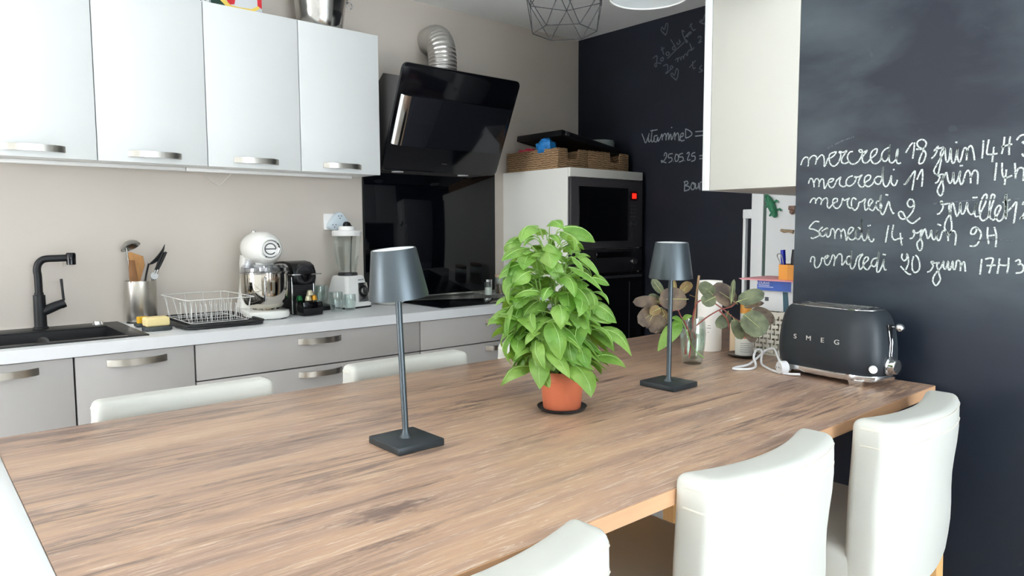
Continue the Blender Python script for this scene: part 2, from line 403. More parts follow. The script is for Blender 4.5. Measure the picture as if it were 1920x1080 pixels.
# ------------------------------------------------------------------ mesh helpers
class MB:
    def __init__(self):
        self.bm = bmesh.new()
    def _xf(self, verts, mtx):
        if mtx is not None: bmesh.ops.transform(self.bm, matrix=mtx, verts=verts)
    def box(self, x0, x1, y0, y1, z0, z1, bev=0.0, seg=2, mtx=None):
        r = bmesh.ops.create_cube(self.bm, size=1.0)
        vs = r['verts']
        for v in vs:
            v.co = Vector((x0+(v.co.x+.5)*(x1-x0), y0+(v.co.y+.5)*(y1-y0), z0+(v.co.z+.5)*(z1-z0)))
        if bev > 0:
            es = list({e for v in vs for e in v.link_edges})
            rb = bmesh.ops.bevel(self.bm, geom=es, offset=bev, segments=seg, profile=0.5, affect='EDGES')
            vs = list({v for f in rb['faces'] for v in f.verts} | {v for v in vs if v.is_valid})
        self._xf(vs, mtx)
        return self
    def lathe(self, prof, c=(0, 0, 0), seg=32, mtx=None, sx=1.0, sy=1.0, cap=True):
        rings = []; allv = []
        for (r, z) in prof:
            if r < 1e-6:
                v = self.bm.verts.new((c[0], c[1], c[2]+z)); rings.append([v]); allv.append(v)
            else:
                ring = [self.bm.verts.new((c[0]+sx*r*math.cos(2*PI*k/seg), c[1]+sy*r*math.sin(2*PI*k/seg), c[2]+z)) for k in range(seg)]
                rings.append(ring); allv += ring
        for a, b in zip(rings, rings[1:]):
            for k in range(seg):
                k2 = (k+1) % seg
                if len(a) == 1 and len(b) == 1: continue
                if len(a) == 1: self.bm.faces.new((a[0], b[k2], b[k]))
                elif len(b) == 1: self.bm.faces.new((a[k], a[k2], b[0]))
                else: self.bm.faces.new((a[k], a[k2], b[k2], b[k]))
        if cap:
            if len(rings[0]) > 1: self.bm.faces.new(list(reversed(rings[0])))
            if len(rings[-1]) > 1: self.bm.faces.new(rings[-1])
        self._xf(allv, mtx)
        return self
    def cyl(self, p0, p1, r0, r1=None, seg=20):
        return self.tube([p0, p1], [r0, r0 if r1 is None else r1], seg)
    def tube(self, pts, r, seg=8, closed=False, flat=None):
        pts = [Vector(p) for p in pts]; n = len(pts)
        rs = r if isinstance(r, (list, tuple)) else [r]*n
        tang = []
        for i in range(n):
            if closed: t = pts[(i+1) % n]-pts[(i-1) % n]
            else: t = pts[min(i+1, n-1)]-pts[max(i-1, 0)]
            tang.append(t.normalized() if t.length > 1e-9 else Vector((0, 0, 1)))
        ref = Vector((0, 0, 1)) if abs(tang[0].z) < 0.9 else Vector((1, 0, 0))
        nn = (ref-tang[0]*ref.dot(tang[0])).normalized()
        rings = []
        for i in range(n):
            nn = nn-tang[i]*nn.dot(tang[i])
            if nn.length < 1e-6: nn = tang[i].orthogonal()
            nn.normalize(); bb = tang[i].cross(nn)
            rings.append([self.bm.verts.new(pts[i]+rs[i]*(math.cos(2*PI*k/seg)*nn+math.sin(2*PI*k/seg)*bb)) for k in range(seg)])
        m = n if closed else n-1
        for i in range(m):
            a = rings[i]; b = rings[(i+1) % n]
            for k in range(seg):
                k2 = (k+1) % seg
                self.bm.faces.new((a[k], a[k2], b[k2], b[k]))
        if not closed:
            self.bm.faces.new(list(reversed(rings[0]))); self.bm.faces.new(rings[-1])
        return self
    def prism(self, poly, d0, d1, axis='z', bev=0.0, mtx=None):
        # poly in the plane normal to axis: z->(x,y)  y->(x,z)  x->(y,z)
        def P(a, b, d):
            return {'z': (a, b, d), 'y': (a, d, b), 'x': (d, a, b)}[axis]
        A = [self.bm.verts.new(P(a, b, d0)) for a, b in poly]
        B = [self.bm.verts.new(P(a, b, d1)) for a, b in poly]
        n = len(poly)
        fs = [self.bm.faces.new(list(reversed(A))), self.bm.faces.new(B)]
        for k in range(n):
            fs.append(self.bm.faces.new((A[k], A[(k+1) % n], B[(k+1) % n], B[k])))
        vs = A+B
        if bev > 0:
            es = list({e for f in fs[:2] for e in f.edges})
            rb = bmesh.ops.bevel(self.bm, geom=es, offset=bev, segments=2, profile=0.5, affect='EDGES')
            vs = list({v for f in rb['faces'] for v in f.verts} | {v for v in vs if v.is_valid})
        self._xf(vs, mtx)
        return self
    def sphere(self, c, r, seg=20, rings=12, s=(1, 1, 1), mtx=None):
        rr_ = bmesh.ops.create_uvsphere(self.bm, u_segments=seg, v_segments=rings, radius=1.0)
        for v in rr_['verts']:
            v.co = Vector((c[0]+v.co.x*r*s[0], c[1]+v.co.y*r*s[1], c[2]+v.co.z*r*s[2]))
        self._xf(rr_['verts'], mtx)
        return self
    def strip(self, pts, nrm, w, off=0.0):
        # flat ribbon through pts lying on a plane with normal nrm
        pts = [Vector(p) for p in pts]; nrm = Vector(nrm); n = len(pts); vs = []
        for i in range(n):
            t = pts[min(i+1, n-1)]-pts[max(i-1, 0)]
            if t.length < 1e-9: t = Vector((0, 1, 0))
            s = t.normalized().cross(nrm)*w*0.5
            vs.append((self.bm.verts.new(pts[i]+s+nrm*off), self.bm.verts.new(pts[i]-s+nrm*off)))
        for a, b in zip(vs, vs[1:]):
            self.bm.faces.new((a[0], a[1], b[1], b[0]))
        return self
    def build(self, name, m, parent=None, smooth=35, world=False):
        bmesh.ops.recalc_face_normals(self.bm, faces=self.bm.faces)
        me = bpy.data.meshes.new(name)
        self.bm.to_mesh(me); self.bm.free()
        if smooth:
            for p in me.polygons: p.use_smooth = True
            me.set_sharp_from_angle(angle=R(smooth))
        ms = m if isinstance(m, (list, tuple)) else [m]
        for x in ms: me.materials.append(MATS[x] if isinstance(x, str) else x)
        o = bpy.data.objects.new(name, me); COL.objects.link(o)
        if parent is not None:
            o.parent = parent
            if world:
                inv = world_mtx(parent).inverted()
                me.transform(inv)
        return o

def world_mtx(o):
    m = Matrix.LocRotScale(o.location, o.rotation_euler, o.scale)
    return world_mtx(o.parent) @ m if o.parent else m

def catmull(pts, sub=4):
    pts = [Vector(p) for p in pts]
    if len(pts) < 3: return pts
    out = []
    for i in range(len(pts)-1):
        p0 = pts[max(i-1, 0)]; p1 = pts[i]; p2 = pts[i+1]; p3 = pts[min(i+2, len(pts)-1)]
        for k in range(sub):
            t = k/sub
            out.append(0.5*((2*p1)+(p2-p0)*t+(2*p0-5*p1+4*p2-p3)*t*t+(3*p1-p0-3*p2+p3)*t**3))
    out.append(pts[-1])
    return out

def thing(name, label, cat, loc=(0, 0, 0), rz=0.0, group=None):
    o = bpy.data.objects.new(name, None); COL.objects.link(o)
    o.empty_display_size = 0.05
    o.location = loc; o.rotation_euler = (0, 0, rz)
    return tag(o, label, cat, group)
def tag(o, label, cat, group=None):
    o['label'] = label; o['category'] = cat
    if group: o['group'] = group
    return o
def struct(o):
    o['kind'] = 'structure'
    return o
def copy_tree(o, parent=None):
    c = o.copy(); COL.objects.link(c)
    if parent is not None: c.parent = parent
    for ch in list(o.children): copy_tree(ch, c)
    return c
def text_mesh(body, size, ext, name, m, parent, mtx, sx=1.0, spacing=1.0):
    cu = bpy.data.curves.new('lettering', 'FONT'); cu.body = body; cu.size = size; cu.extrude = ext
    cu.align_x = 'CENTER'; cu.align_y = 'CENTER'; cu.space_character = spacing; cu.offset = 0.0
    t = bpy.data.objects.new('lettering_tmp', cu); COL.objects.link(t)
    bpy.context.view_layer.update()
    dg = bpy.context.evaluated_depsgraph_get()
    me = bpy.data.meshes.new_from_object(t.evaluated_get(dg))
    bpy.data.objects.remove(t)
    me.transform(Matrix.Diagonal((sx, 1, 1, 1)))
    me.transform(mtx)
    me.materials.clear(); me.materials.append(MATS[m])
    o = bpy.data.objects.new(name, me); COL.objects.link(o); o.parent = parent
    me.name = name
    return o

# ------------------------------------------------------------------ the room
XL, YR, XF, YW, ZC = -3.6, -6.6, 3.611, 0.57, 2.518
XP, YP = 2.10, -1.742            # chalkboard block: kitchen-side end face x, rear face y
CT, TT = 0.91, 0.905             # worktop and table heights
b = MB(); b.box(XL-.1, XF+.1, YR-.1, YW+.1, -.1, 0); struct(b.build('floor', 'floor_tile'))
b = MB(); b.box(XL-.1, XF+.1, YR-.1, YW+.1, ZC, ZC+.1); struct(b.build('ceiling', 'ceiling_paint'))
b = MB(); b.box(XL-.1, XF+.1, YW, YW+.1, 0, ZC); struct(b.build('wall_back', 'wall_paint'))
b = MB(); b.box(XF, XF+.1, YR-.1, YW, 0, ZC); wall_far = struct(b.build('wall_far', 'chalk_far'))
b = MB(); b.box(XP, XF, YR, YP, 0, ZC); wall_right = struct(b.build('wall_right', 'chalk_near'))
b = MB()
b.box(XL-.1, XL, YR, -1.2, 0, ZC); b.box(XL-.1, XL, .45, YW, 0, ZC)
b.box(XL-.1, XL, -1.2, .45, 0, .33); b.box(XL-.1, XL, -1.2, .45, 2.37, ZC)
struct(b.build('wall_left', 'white_wall'))
b = MB()
b.box(XL-.1, -.5, YR-.1, YR, 0, ZC); b.box(2.1, XF, YR-.1, YR, 0, ZC)
b.box(-.5, 2.1, YR-.1, YR, 0, .22); b.box(-.5, 2.1, YR-.1, YR, 2.38, ZC)
struct(b.build('wall_rear', 'white_wall'))
b = MB()
for y in (-1.17, -.37, .42): b.box(XL-.06, XL-.01, y-.03, y+.03, .33, 2.37)
for z in (.36, 2.34): b.box(XL-.06, XL-.01, -1.2, .45, z-.03, z+.03)
struct(b.build('window_1', 'white_lacquer'))
b = MB()
for x in (-.47, .38, 1.22, 2.07): b.box(x-.03, x+.03, YR-.01, YR+.02, .22, 2.38)
for z in (.25, 2.35): b.box(-.5, 2.1, YR-.01, YR+.02, z-.03, z+.03)
struct(b.build('window_2', 'white_lacquer'))

# ------------------------------------------------------------------ chalk writing on the two boards
CHALK = {
  'near1': '1755 1470 1758 1481 1765 1490 1772 1491 1777 1484 1776 1465;1777 1480 1783 1490 1792 1494 1799 1490 1800 1482 1797 1469;1800 1480 1806 1488 1814 1494 1820 1489 1822 1477 1822 1462 1827 1468 1832 1483 1840 1484 1850 1491 1854 1499 1846 1498 1837 1494 1835 1483 1839 1468 1848 1461 1858 1466 1865 1479 1867 1492 1862 1497 1865 1499 1873 1496 1883 1500 1877 1491 1870 1480 1870 1470 1879 1466 1892 1471;1899 1496 1891 1495 1885 1485 1887 1474 1894 1465 1903 1463 1914 1469 1922 1483 1923 1497 1915 1499 1917 1493 1926 1492 1936 1496 1930 1487 1924 1478 1927 1466 1937 1464 1946 1474 1958 1484 1961 1497 1954 1497 1947 1490 1945 1476 1951 1463 1960 1460 1969 1466 1973 1477;1991 1499 1980 1494 1973 1483 1975 1469 1983 1464 1990 1473 1992 1486 1992 1506 1992 1486 1992 1466 1999 1459 2008 1467 2012 1480 2012 1493 2009 1482 2010 1463 2014 1456 2021 1458;2031 1482 2040 1498 2047 1506;2051 1506 2050 1486 2048 1466;2055 1489 2069 1488 2076 1494 2078 1502 2072 1510 2063 1511 2057 1505 2059 1496 2069 1488 2076 1481 2078 1472 2073 1456 2065 1452 2063 1458 2067 1473 2072 1484;2091 1463 2098 1470 2103 1482 2096 1482 2100 1486 2105 1492 2105 1486 2110 1487 2117 1488 2112 1479 2111 1471 2113 1456 2111 1444 2108 1426 2102 1424 2098 1433 2103 1445 2111 1462 2118 1476 2120 1486 2122 1468 2125 1453 2130 1457 2133 1485 2135 1460 2139 1448 2144 1456 2148 1484 2148 1462 2153 1450 2157 1461 2160 1478 2164 1483 2168 1476 2168 1453;2167 1465 2170 1480 2175 1487 2180 1478 2185 1452;2142 1498 2147 1497;2201 1497 2201 1473 2200 1455;2212 1498 2209 1468 2215 1463 2231 1464;2223 1480 2221 1445;2243 1501 2242 1480 2239 1462;2254 1501 2253 1479 2254 1459;2238 1478 2248 1481 2259 1483;2267 1491 2272 1499 2280 1502 2285 1496 2284 1488 2278 1485 2286 1479 2290 1467 2288 1457 2282 1454 2279 1460',
  'near2': '1779 1417 1782 1428 1787 1431 1792 1424 1796 1406;1795 1415 1798 1427 1805 1429 1809 1421 1809 1406;1809 1416 1815 1427 1821 1426 1823 1415 1825 1401 1832 1413 1836 1418 1844 1419 1850 1426 1841 1427 1835 1421 1836 1411 1843 1403 1851 1406 1856 1417 1859 1423 1869 1430 1866 1420 1867 1410 1876 1404 1884 1407;1901 1432 1890 1428 1884 1419 1885 1409 1894 1405 1904 1411 1910 1424 1905 1429 1916 1428 1925 1433 1919 1423 1916 1412 1922 1402 1930 1402 1935 1413 1945 1420 1947 1429 1939 1431 1932 1423 1933 1408 1942 1401 1951 1406 1956 1413;1974 1425 1964 1426 1957 1417 1962 1408 1970 1407 1975 1417 1976 1431 1979 1452 1977 1431 1980 1407 1987 1399 1994 1408 1999 1427 1999 1411 2005 1401 2010 1403 2014 1415;2002 1441 2006 1442;2029 1403 2035 1405 2045 1421;2034 1405 2046 1424 2055 1435 2053 1413 2050 1387;2060 1413 2065 1426 2071 1438 2073 1419 2072 1395;2102 1402 2108 1406 2112 1417 2108 1420 2106 1424 2110 1422 2120 1423 2118 1412 2119 1402 2121 1387 2119 1375 2115 1371 2110 1376 2108 1386 2114 1402 2120 1415 2126 1427 2130 1409 2135 1400 2140 1411 2141 1427 2143 1405 2146 1399 2151 1408 2156 1429 2155 1408 2159 1396 2163 1403 2167 1421 2172 1429 2176 1424 2178 1414 2179 1398;2178 1411 2183 1425 2188 1428 2193 1420 2193 1395;2154 1441 2161 1441;2230 1443 2228 1402;2241 1442 2242 1421 2246 1408 2254 1408 2262 1412;2250 1426 2248 1391;2266 1440 2269 1404;2269 1414 2273 1426 2280 1428 2284 1421 2284 1398',
  'near3': '1785 1363 1790 1373 1797 1376 1801 1371 1801 1360;1801 1367 1808 1376 1815 1375 1818 1367 1816 1357;1817 1364 1824 1373 1832 1375 1835 1366 1834 1355 1839 1347 1846 1354 1853 1361 1861 1365 1861 1373 1852 1372 1849 1364 1853 1351 1862 1346 1871 1354 1875 1367 1876 1373 1881 1367 1894 1373 1889 1365 1891 1351 1898 1346 1903 1350;1913 1368 1905 1373 1900 1366 1901 1351 1909 1340 1917 1348 1920 1360 1926 1362 1936 1369 1934 1357 1937 1340 1944 1345 1950 1355 1955 1363 1948 1368 1944 1358 1947 1344 1955 1338 1961 1345 1964 1356;1974 1362 1965 1361 1964 1348 1972 1338 1978 1349 1973 1362 1975 1378 1974 1360 1975 1338 1981 1327 1987 1338 1995 1361 1999 1346 2006 1330 2009 1332;1986 1379 1993 1377;2056 1355 2052 1346 2044 1346 2040 1355 2044 1364 2052 1363 2056 1353 2055 1338 2046 1323 2039 1317 2030 1315 2023 1320 2020 1329 2024 1334 2030 1332 2036 1321 2045 1309 2054 1304 2062 1309 2072 1318;2109 1326 2116 1329 2122 1342 2120 1350 2116 1353 2118 1358 2122 1351 2128 1350 2136 1353 2135 1342 2138 1327 2141 1312 2143 1298 2142 1284 2135 1275 2130 1286 2127 1296 2131 1313 2138 1327 2140 1348 2144 1351 2148 1336 2153 1320 2158 1333 2159 1353 2161 1333 2165 1325 2170 1334 2174 1353 2175 1337 2181 1325 2188 1328 2193 1352 2190 1334 2192 1320 2199 1319;2201 1325 2200 1341 2205 1363 2211 1371 2214 1366 2211 1349 2203 1329 2202 1317 2208 1309 2216 1314 2220 1323 2220 1346 2223 1367 2226 1370 2230 1365 2226 1348 2221 1324 2225 1313 2231 1311 2238 1325 2243 1339 2239 1344 2233 1335 2232 1323 2239 1308 2246 1311 2250 1321 2252 1342 2252 1372 2254 1345 2254 1312;2252 1314 2251 1345 2251 1366 2255 1345 2255 1317;2246 1351 2254 1353 2261 1357;2184 1364 2195 1364;2256 1329 2265 1340 2273 1351 2272 1326 2270 1302;2285 1344 2288 1351 2294 1349 2294 1338 2288 1322 2283 1311 2284 1316 2290 1313 2297 1310',
  'near4': '1814 1310 1801 1311 1790 1301 1785 1292 1799 1289 1811 1283 1818 1276 1811 1270 1796 1264 1791 1267;1824 1296 1814 1286 1816 1274 1827 1270 1834 1281 1837 1293 1821 1284;1837 1291 1834 1276 1838 1268 1845 1274 1847 1287 1852 1291 1857 1282 1859 1263;1859 1276 1864 1289 1870 1289 1875 1281 1875 1264;1875 1278 1880 1290 1885 1283 1890 1259 1894 1273 1902 1281 1908 1291 1900 1294 1894 1283 1896 1266 1906 1261 1914 1269 1915 1286 1921 1294 1926 1289;1919 1293 1914 1283 1915 1266 1923 1263 1929 1276 1929 1299 1929 1319 1929 1292 1931 1270 1937 1259 1944 1268 1947 1289 1947 1270 1954 1257 1960 1259 1961 1265;1944 1298 1952 1300;1997 1299 1994 1279 1991 1255;2009 1301 2006 1273 2013 1262 2022 1265 2033 1266;2026 1280 2028 1264 2031 1248;2049 1266 2055 1267 2060 1278 2056 1283 2058 1287 2061 1280 2069 1281 2077 1288 2074 1278 2075 1266 2079 1254 2078 1240 2073 1236 2068 1244 2067 1255 2073 1264 2078 1278 2084 1290 2088 1274 2091 1266 2096 1274 2098 1287 2100 1271 2105 1263 2110 1271 2111 1286 2111 1269 2115 1261 2119 1266 2122 1280 2126 1286 2131 1283 2135 1275 2137 1260;2137 1271 2142 1283 2148 1285 2153 1277 2153 1262 2152 1250;2111 1302 2120 1298;2200 1290 2192 1294 2185 1287 2185 1278 2192 1278 2196 1286 2196 1291 2203 1286 2206 1274 2201 1257 2194 1249 2183 1249;2219 1294 2219 1274 2223 1254;2232 1294 2237 1274 2237 1247;2221 1273 2237 1276',
  'near5': '1792 1197 1792 1205 1797 1213 1804 1208 1803 1192 1808 1182 1816 1186 1822 1198 1824 1210 1833 1207 1843 1216 1836 1216 1831 1207 1835 1193 1843 1192 1850 1207 1854 1219 1860 1213 1858 1189;1860 1203 1868 1219 1876 1222 1880 1213 1880 1192 1888 1202 1893 1209;1902 1217 1894 1214 1892 1200 1898 1194 1904 1204 1904 1232 1904 1207 1903 1189 1909 1183 1915 1193 1920 1213 1928 1221 1935 1223 1928 1213 1925 1198 1928 1183 1934 1187 1940 1199 1949 1209 1947 1216 1940 1213 1936 1198 1941 1186 1949 1183 1956 1194 1959 1199;1972 1214 1962 1211 1957 1199 1964 1191 1971 1200 1976 1230 1973 1200 1972 1179 1978 1179 1985 1195 1989 1211 1988 1195 1992 1184 1996 1185;1985 1224 1993 1223;2033 1227 2032 1216 2038 1209 2044 1215 2044 1227 2048 1215 2048 1201 2043 1186;2030 1195 2039 1185 2049 1176 2056 1175;2060 1221 2057 1206 2059 1186 2066 1180 2074 1188 2075 1203 2070 1218 2064 1224;2093 1182 2100 1186 2106 1198 2103 1204 2101 1208 2106 1209 2104 1205 2120 1207 2114 1202 2117 1190 2121 1176 2123 1164 2115 1150 2108 1157 2107 1168 2114 1183 2123 1194 2129 1211 2129 1196 2134 1192 2139 1211 2140 1193 2144 1191 2149 1212 2150 1194 2155 1193 2157 1210 2161 1214 2166 1206 2166 1188;2167 1199 2170 1208 2174 1209 2177 1187;2210 1219 2208 1181;2217 1218 2226 1221 2233 1219 2230 1203 2226 1185;2220 1203 2239 1205;2246 1221 2245 1203 2243 1185;2264 1223 2264 1204 2262 1187;2246 1206 2258 1205 2265 1208;2277 1214 2282 1219 2286 1217 2286 1212 2283 1208 2289 1209 2294 1202 2291 1191 2279 1188',
  'far1': '-36 1865 -21 1835 -7 1807 10 1836 20 1862 13 1832 21 1809 35 1829 42 1881 35 1825 46 1807 60 1827;29 1874 81 1876;81 1842 59 1840 57 1814 74 1806 84 1833 87 1807 103 1827 114 1848 117 1811;119 1830 132 1848 143 1840 144 1808;146 1827 156 1848 164 1838 162 1809 177 1841 183 1807 196 1831 206 1847 207 1804;209 1825 224 1843 232 1831 236 1797 248 1817 261 1820 265 1837 250 1834 243 1809 254 1794 274 1798;280 1860 281 1810;280 1860 311 1844 324 1826 306 1812 281 1808;346 1837 404 1835;346 1812 405 1812;179 1877 187 1878',
  'far2': '132 1717 137 1734 148 1733 148 1711 127 1687 114 1683 113 1694 133 1682 149 1677;193 1727 166 1725 164 1706 185 1704 188 1687 165 1676;197 1681 200 1682;216 1723 209 1698 217 1680 232 1688 232 1713 216 1723;265 1723 242 1719 240 1704 263 1702 266 1683 238 1675;275 1679 278 1681;291 1717 303 1726 308 1715 296 1683 317 1683;348 1721 328 1716 326 1702 346 1700 346 1679 322 1673;376 1700 402 1701;376 1683 403 1684',
  'far3': '281 1562 279 1511;273 1558 296 1563 302 1548 284 1538 310 1531 310 1514 277 1507;332 1553 322 1530 330 1513 345 1517 349 1537 332 1553 354 1545;354 1545 357 1516 372 1528 374 1549 377 1515;385 1507 384 1548 396 1552',
  'far4': '40 2297 69 2307 69 2275 67 2244 52 2256 70 2266 101 2256;115 2290 98 2284 104 2269 118 2276 115 2290;103 2351 120 2303;97 2334 123 2343;148 2315 135 2309 143 2294 160 2302 148 2315;192 2338 179 2332 187 2319 201 2328 167 2381 204 2327;209 2357 220 2342 231 2353 225 2368 236 2352;262 2404 246 2416 251 2393 274 2345 284 2347 263 2369 284 2382;281 2387 273 2380 284 2373 289 2385 281 2387;299 2396 289 2392 300 2383 307 2392 299 2396;299 2440 320 2401 336 2404;294 2424 314 2441;144 2276 204 2314 263 2347;116 2238 144 2244 150 2207 134 2196 145 2195 184 2220 172 2231 167 2213 189 2219;200 2257 216 2267 219 2245 224 2266 238 2264 241 2250 243 2267 254 2270 259 2255 264 2276 275 2279 283 2269 288 2290 301 2296 312 2294 298 2334 317 2297 328 2306;350 2351 363 2360 374 2347 358 2324 379 2331;298 2200 340 2232;319 2232 325 2191 340 2193;382 2199 367 2184 388 2168 362 2163;130 2413 98 2447 106 2463 121 2446 134 2477 146 2468 141 2433 130 2411;210 2144 173 2177 181 2189 196 2173 211 2208 223 2195 220 2164 210 2144;418 2410 366 2434 371 2446 382 2439 396 2470 417 2461 418 2410',
}

def chalk(key, plane_x, m, w, parent):
    mb = MB()
    for s in CHALK[key].split(';'):
        v = list(map(int, s.split()))
        pts = [(plane_x-.0012, -v[i]/1000, v[i+1]/1000) for i in range(0, len(v), 2)]
        mb.strip(catmull(pts, 4), (-1, 0, 0), w)
    return mb.build('chalk_writing', m, parent, smooth=0)
for k in ('near1', 'near2', 'near3', 'near4', 'near5'): chalk(k, XP, 'chalk_white', .0038, wall_right)
for k in ('far1', 'far2', 'far3'): chalk(k, XF, 'chalk_soft', .0062, wall_far)
chalk('far4', XF, 'chalk_faint', .0065, wall_far)
mb = MB()                                     # wiped streaks
for (y0, z0, y1, z1, w) in ((-1.83, 1.51, -1.9, 1.535, .004), (-2.1, 1.352, -2.28, 1.358, .003), (-2.2, 1.262, -2.27, 1.263, .003)):
    mb.strip([(XP-.0012, y0, z0), (XP-.0012, (y0+y1)/2, (z0+z1)/2+.003), (XP-.0012, y1, z1)], (-1, 0, 0), w)
mb.build('chalk_smear', 'chalk_faint', wall_right, smooth=0)

# ------------------------------------------------------------------ handles shared by all cabinets
def handle(parent, xc, z, y, L=.195, h=.024, out=.03):
    mb = MB(); n = 14; po = []; pi = []
    for k in range(n+1):
        t = -1+2*k/n; yy = -out*(1-t*t*t*t*.55-t*t*.45)
        po.append((xc+t*L/2, y+yy-.004)); pi.append((xc+t*L/2, y+yy+.002))
    mb.prism(po+list(reversed(pi)), z-h/2, z+h/2, 'z', bev=.0012)
    for s in (-1, 1): mb.box(xc+s*(L/2-.006)-.005, xc+s*(L/2-.006)+.005, y-.004, y, z-h/2+.002, z+h/2-.002)
    return mb.build('handle', 'brushed_steel', parent, world=True)

# ------------------------------------------------------------------ base cabinets
BASE = [(-.61, .19, 'plain', 'grey base cabinet at the far left end of the worktop run'),
        (.19, .586, 'door', 'grey base cabinet door under the left part of the black sink'),
        (.586, .977, 'door', 'grey base cabinet with single handle under the sink corner and sponges'),
        (.977, 1.979, 'drawers', 'wide grey drawer cabinet below the dish rack and stand mixer'),
        (1.979, 2.952, 'drawers', 'grey drawer cabinet below the hob, beside the oven column')]
for (x0, x1, kind, lab) in BASE:
    t = thing('base_cabinet', lab, 'cabinet', (x0, .03, 0), 0, 'grey base cabinets along the back wall')
    mb = MB(); mb.box(x0+.001, x0+.017, .034, YW-.002, .10, CT-.043); mb.box(x1-.017, x1-.001, .034, YW-.002, .10, CT-.043)
    mb.box(x0+.017, x1-.017, YW-.012, YW-.002, .10, CT-.043); mb.box(x0+.017, x1-.017, .034, YW-.012, .10, .116); mb.box(x0+.001, x1-.001, .08, .095, .0, .10)
    mb.build('body', 'dark_gap', t, world=True)
    if kind == 'drawers':
        for (z0, z1, hz) in ((.727, .864, .833), (.42, .722, .695), (.105, .415, .385)):
            mb = MB(); mb.box(x0+.003, x1-.003, .013, .033, z0, z1, .0015)
            d = mb.build('drawer', 'grey_laminate', t, world=True)
            handle(d, (x0+x1)/2, hz, .013)
    else:
        mb = MB(); mb.box(x0+.003, x1-.003, .013, .033, .105, .864, .0015)
        d = mb.build('door', 'grey_laminate', t, world=True)
        handle(d, (x0+x1)/2, .832, .013)

# worktop with sink cut-out
mb = MB(); z0, z1 = CT-.042, CT
SX0, SX1, SY0, SY1 = -.06, .80, .085, .535
mb.box(-.62, SX0, 0, YW-.002, z0, z1); mb.box(SX1, 2.953, 0, YW-.002, z0, z1)
mb.box(SX0, SX1, 0, SY0, z0, z1); mb.box(SX0, SX1, SY1, YW-.002, z0, z1)
tag(mb.build('worktop', 'worktop_white'), 'long white kitchen worktop running along the beige wall', 'worktop')

# sink
t = thing('kitchen_sink', 'black inset sink in the white worktop below the black tap', 'sink', (.37, .31, CT))
mb = MB(); bx0, bx1, by0, by1, bd = -.03, .77, .105, .425, CT-.19
zr = CT+.005
mb.box(-.1, bx0, .062, .556, CT, zr, .0015); mb.box(bx1, .836, .062, .556, CT, zr, .0015)
mb.box(bx0, bx1, .062, by0, CT, zr, .0015); mb.box(bx0, bx1, by1, .556, CT, zr, .0015)
mb.box(bx0-.008, bx0, by0-.008, by1+.008, bd, CT); mb.box(bx1, bx1+.008, by0-.008, by1+.008, bd, CT)
mb.box(bx0, bx1, by0-.008, by0, bd, CT); mb.box(bx0, bx1, by1, by1+.008, bd, CT)
mb.box(bx0-.008, bx1+.008, by0-.008, by1+.008, bd-.008, bd)
mb.build('basin', 'black_granite', t, world=True)
mb = MB(); mb.lathe([(.012, 0), (.021, 0), (.021, .004), (.012, .004)], seg=28, cap=False, mtx=Matrix.Translation((.553, by1, .872)) @ Matrix.Rotation(R(90), 4, 'X'))
mb.cyl((.553, by1, .872), (.553, by1-.003, .872), .011)
mb.build('overflow_ring', 'chrome', t, world=True)
mb = MB(); mb.lathe([(0, .016), (.017, .014), (.019, .004), (.022, 0)], (.752, .492, zr), 28)
mb.build('drain_knob', 'chrome', t, world=True)

# tap
t = thing('kitchen_tap', 'matt black kitchen tap with angular spout behind the sink', 'tap', (.56, .505, zr))
mb = MB(); mb.lathe([(.026, 0), (.026, .006), (.0215, .009), (.0205, .13), (.0155, .131), (.0155, .14)], (0, 0, 0), 28)
br = [(.0, 0, .062), (.03, -.003, .075), (.055, -.005, .086), (.073, -.006, .092)]
mb.tube(br, [.018, .0185, .0175, .0165], 20)
mb.build('tap_body', 'black_matt', t)
pp = [(0, 0, .12), (0, 0, .2), (-.002, 0, .225), (.002, -.001, .248), (.014, -.004, .264), (.03, -.008, .27), (.06, -.016, .271), (.1, -.027, .272)]
mb = MB(); mb.tube(catmull(pp, 4), .0135, 18); mb.build('spout', 'black_matt', t)
mb = MB(); mb.lathe([(.011, -.002), (.0165, 0), (.0175, .04), (.014, .046), (0, .046)], (.108, -.029, .246), 24); mb.build('spray_head', 'black_gloss', t)
mb = MB(); mb.cyl((.07, -.006, .0905), (.084, -.008, .096), .0178, .0165); mb.tube([(.079, -.008, .105), (.077, -.009, .14), (.074, -.011, .19)], [.005, .0045, .005], 10)
mb.build('lever', 'black_matt', t)

# ------------------------------------------------------------------ upper cabinets
UP = [(-.06, .345, 'white wall cabinet leftmost of the row'),
      (.345, .748, 'white wall cabinet above the tap, at the left edge of the picture'),
      (.748, 1.151, 'white wall cabinet second from the left, above the utensil pot'),
      (1.151, 1.558, 'white wall cabinet with the patterned tin standing on top'),
      (1.558, 1.966, 'white wall cabinet next to the black extractor hood, under the steel bucket')]
UB, UT, UY = 1.557, 2.222, .319
for (x0, x1, lab) in UP:
    t = thing('wall_cabinet', lab, 'cabinet', (x0, UY, UB), 0, 'white wall cabinets over the worktop')
    mb = MB(); mb.box(x0+.001, x1-.001, UY+.021, YW-.002, UB+.002, UT); mb.build('body', 'white_panel', t, world=True)
    mb = MB(); mb.box(x0+.0018, x1-.0018, UY, UY+.019, UB, UT, .0015); d = mb.build('door', 'white_lacquer', t, world=True)
    handle(d, (x0+x1)/2, UB+.032, UY)
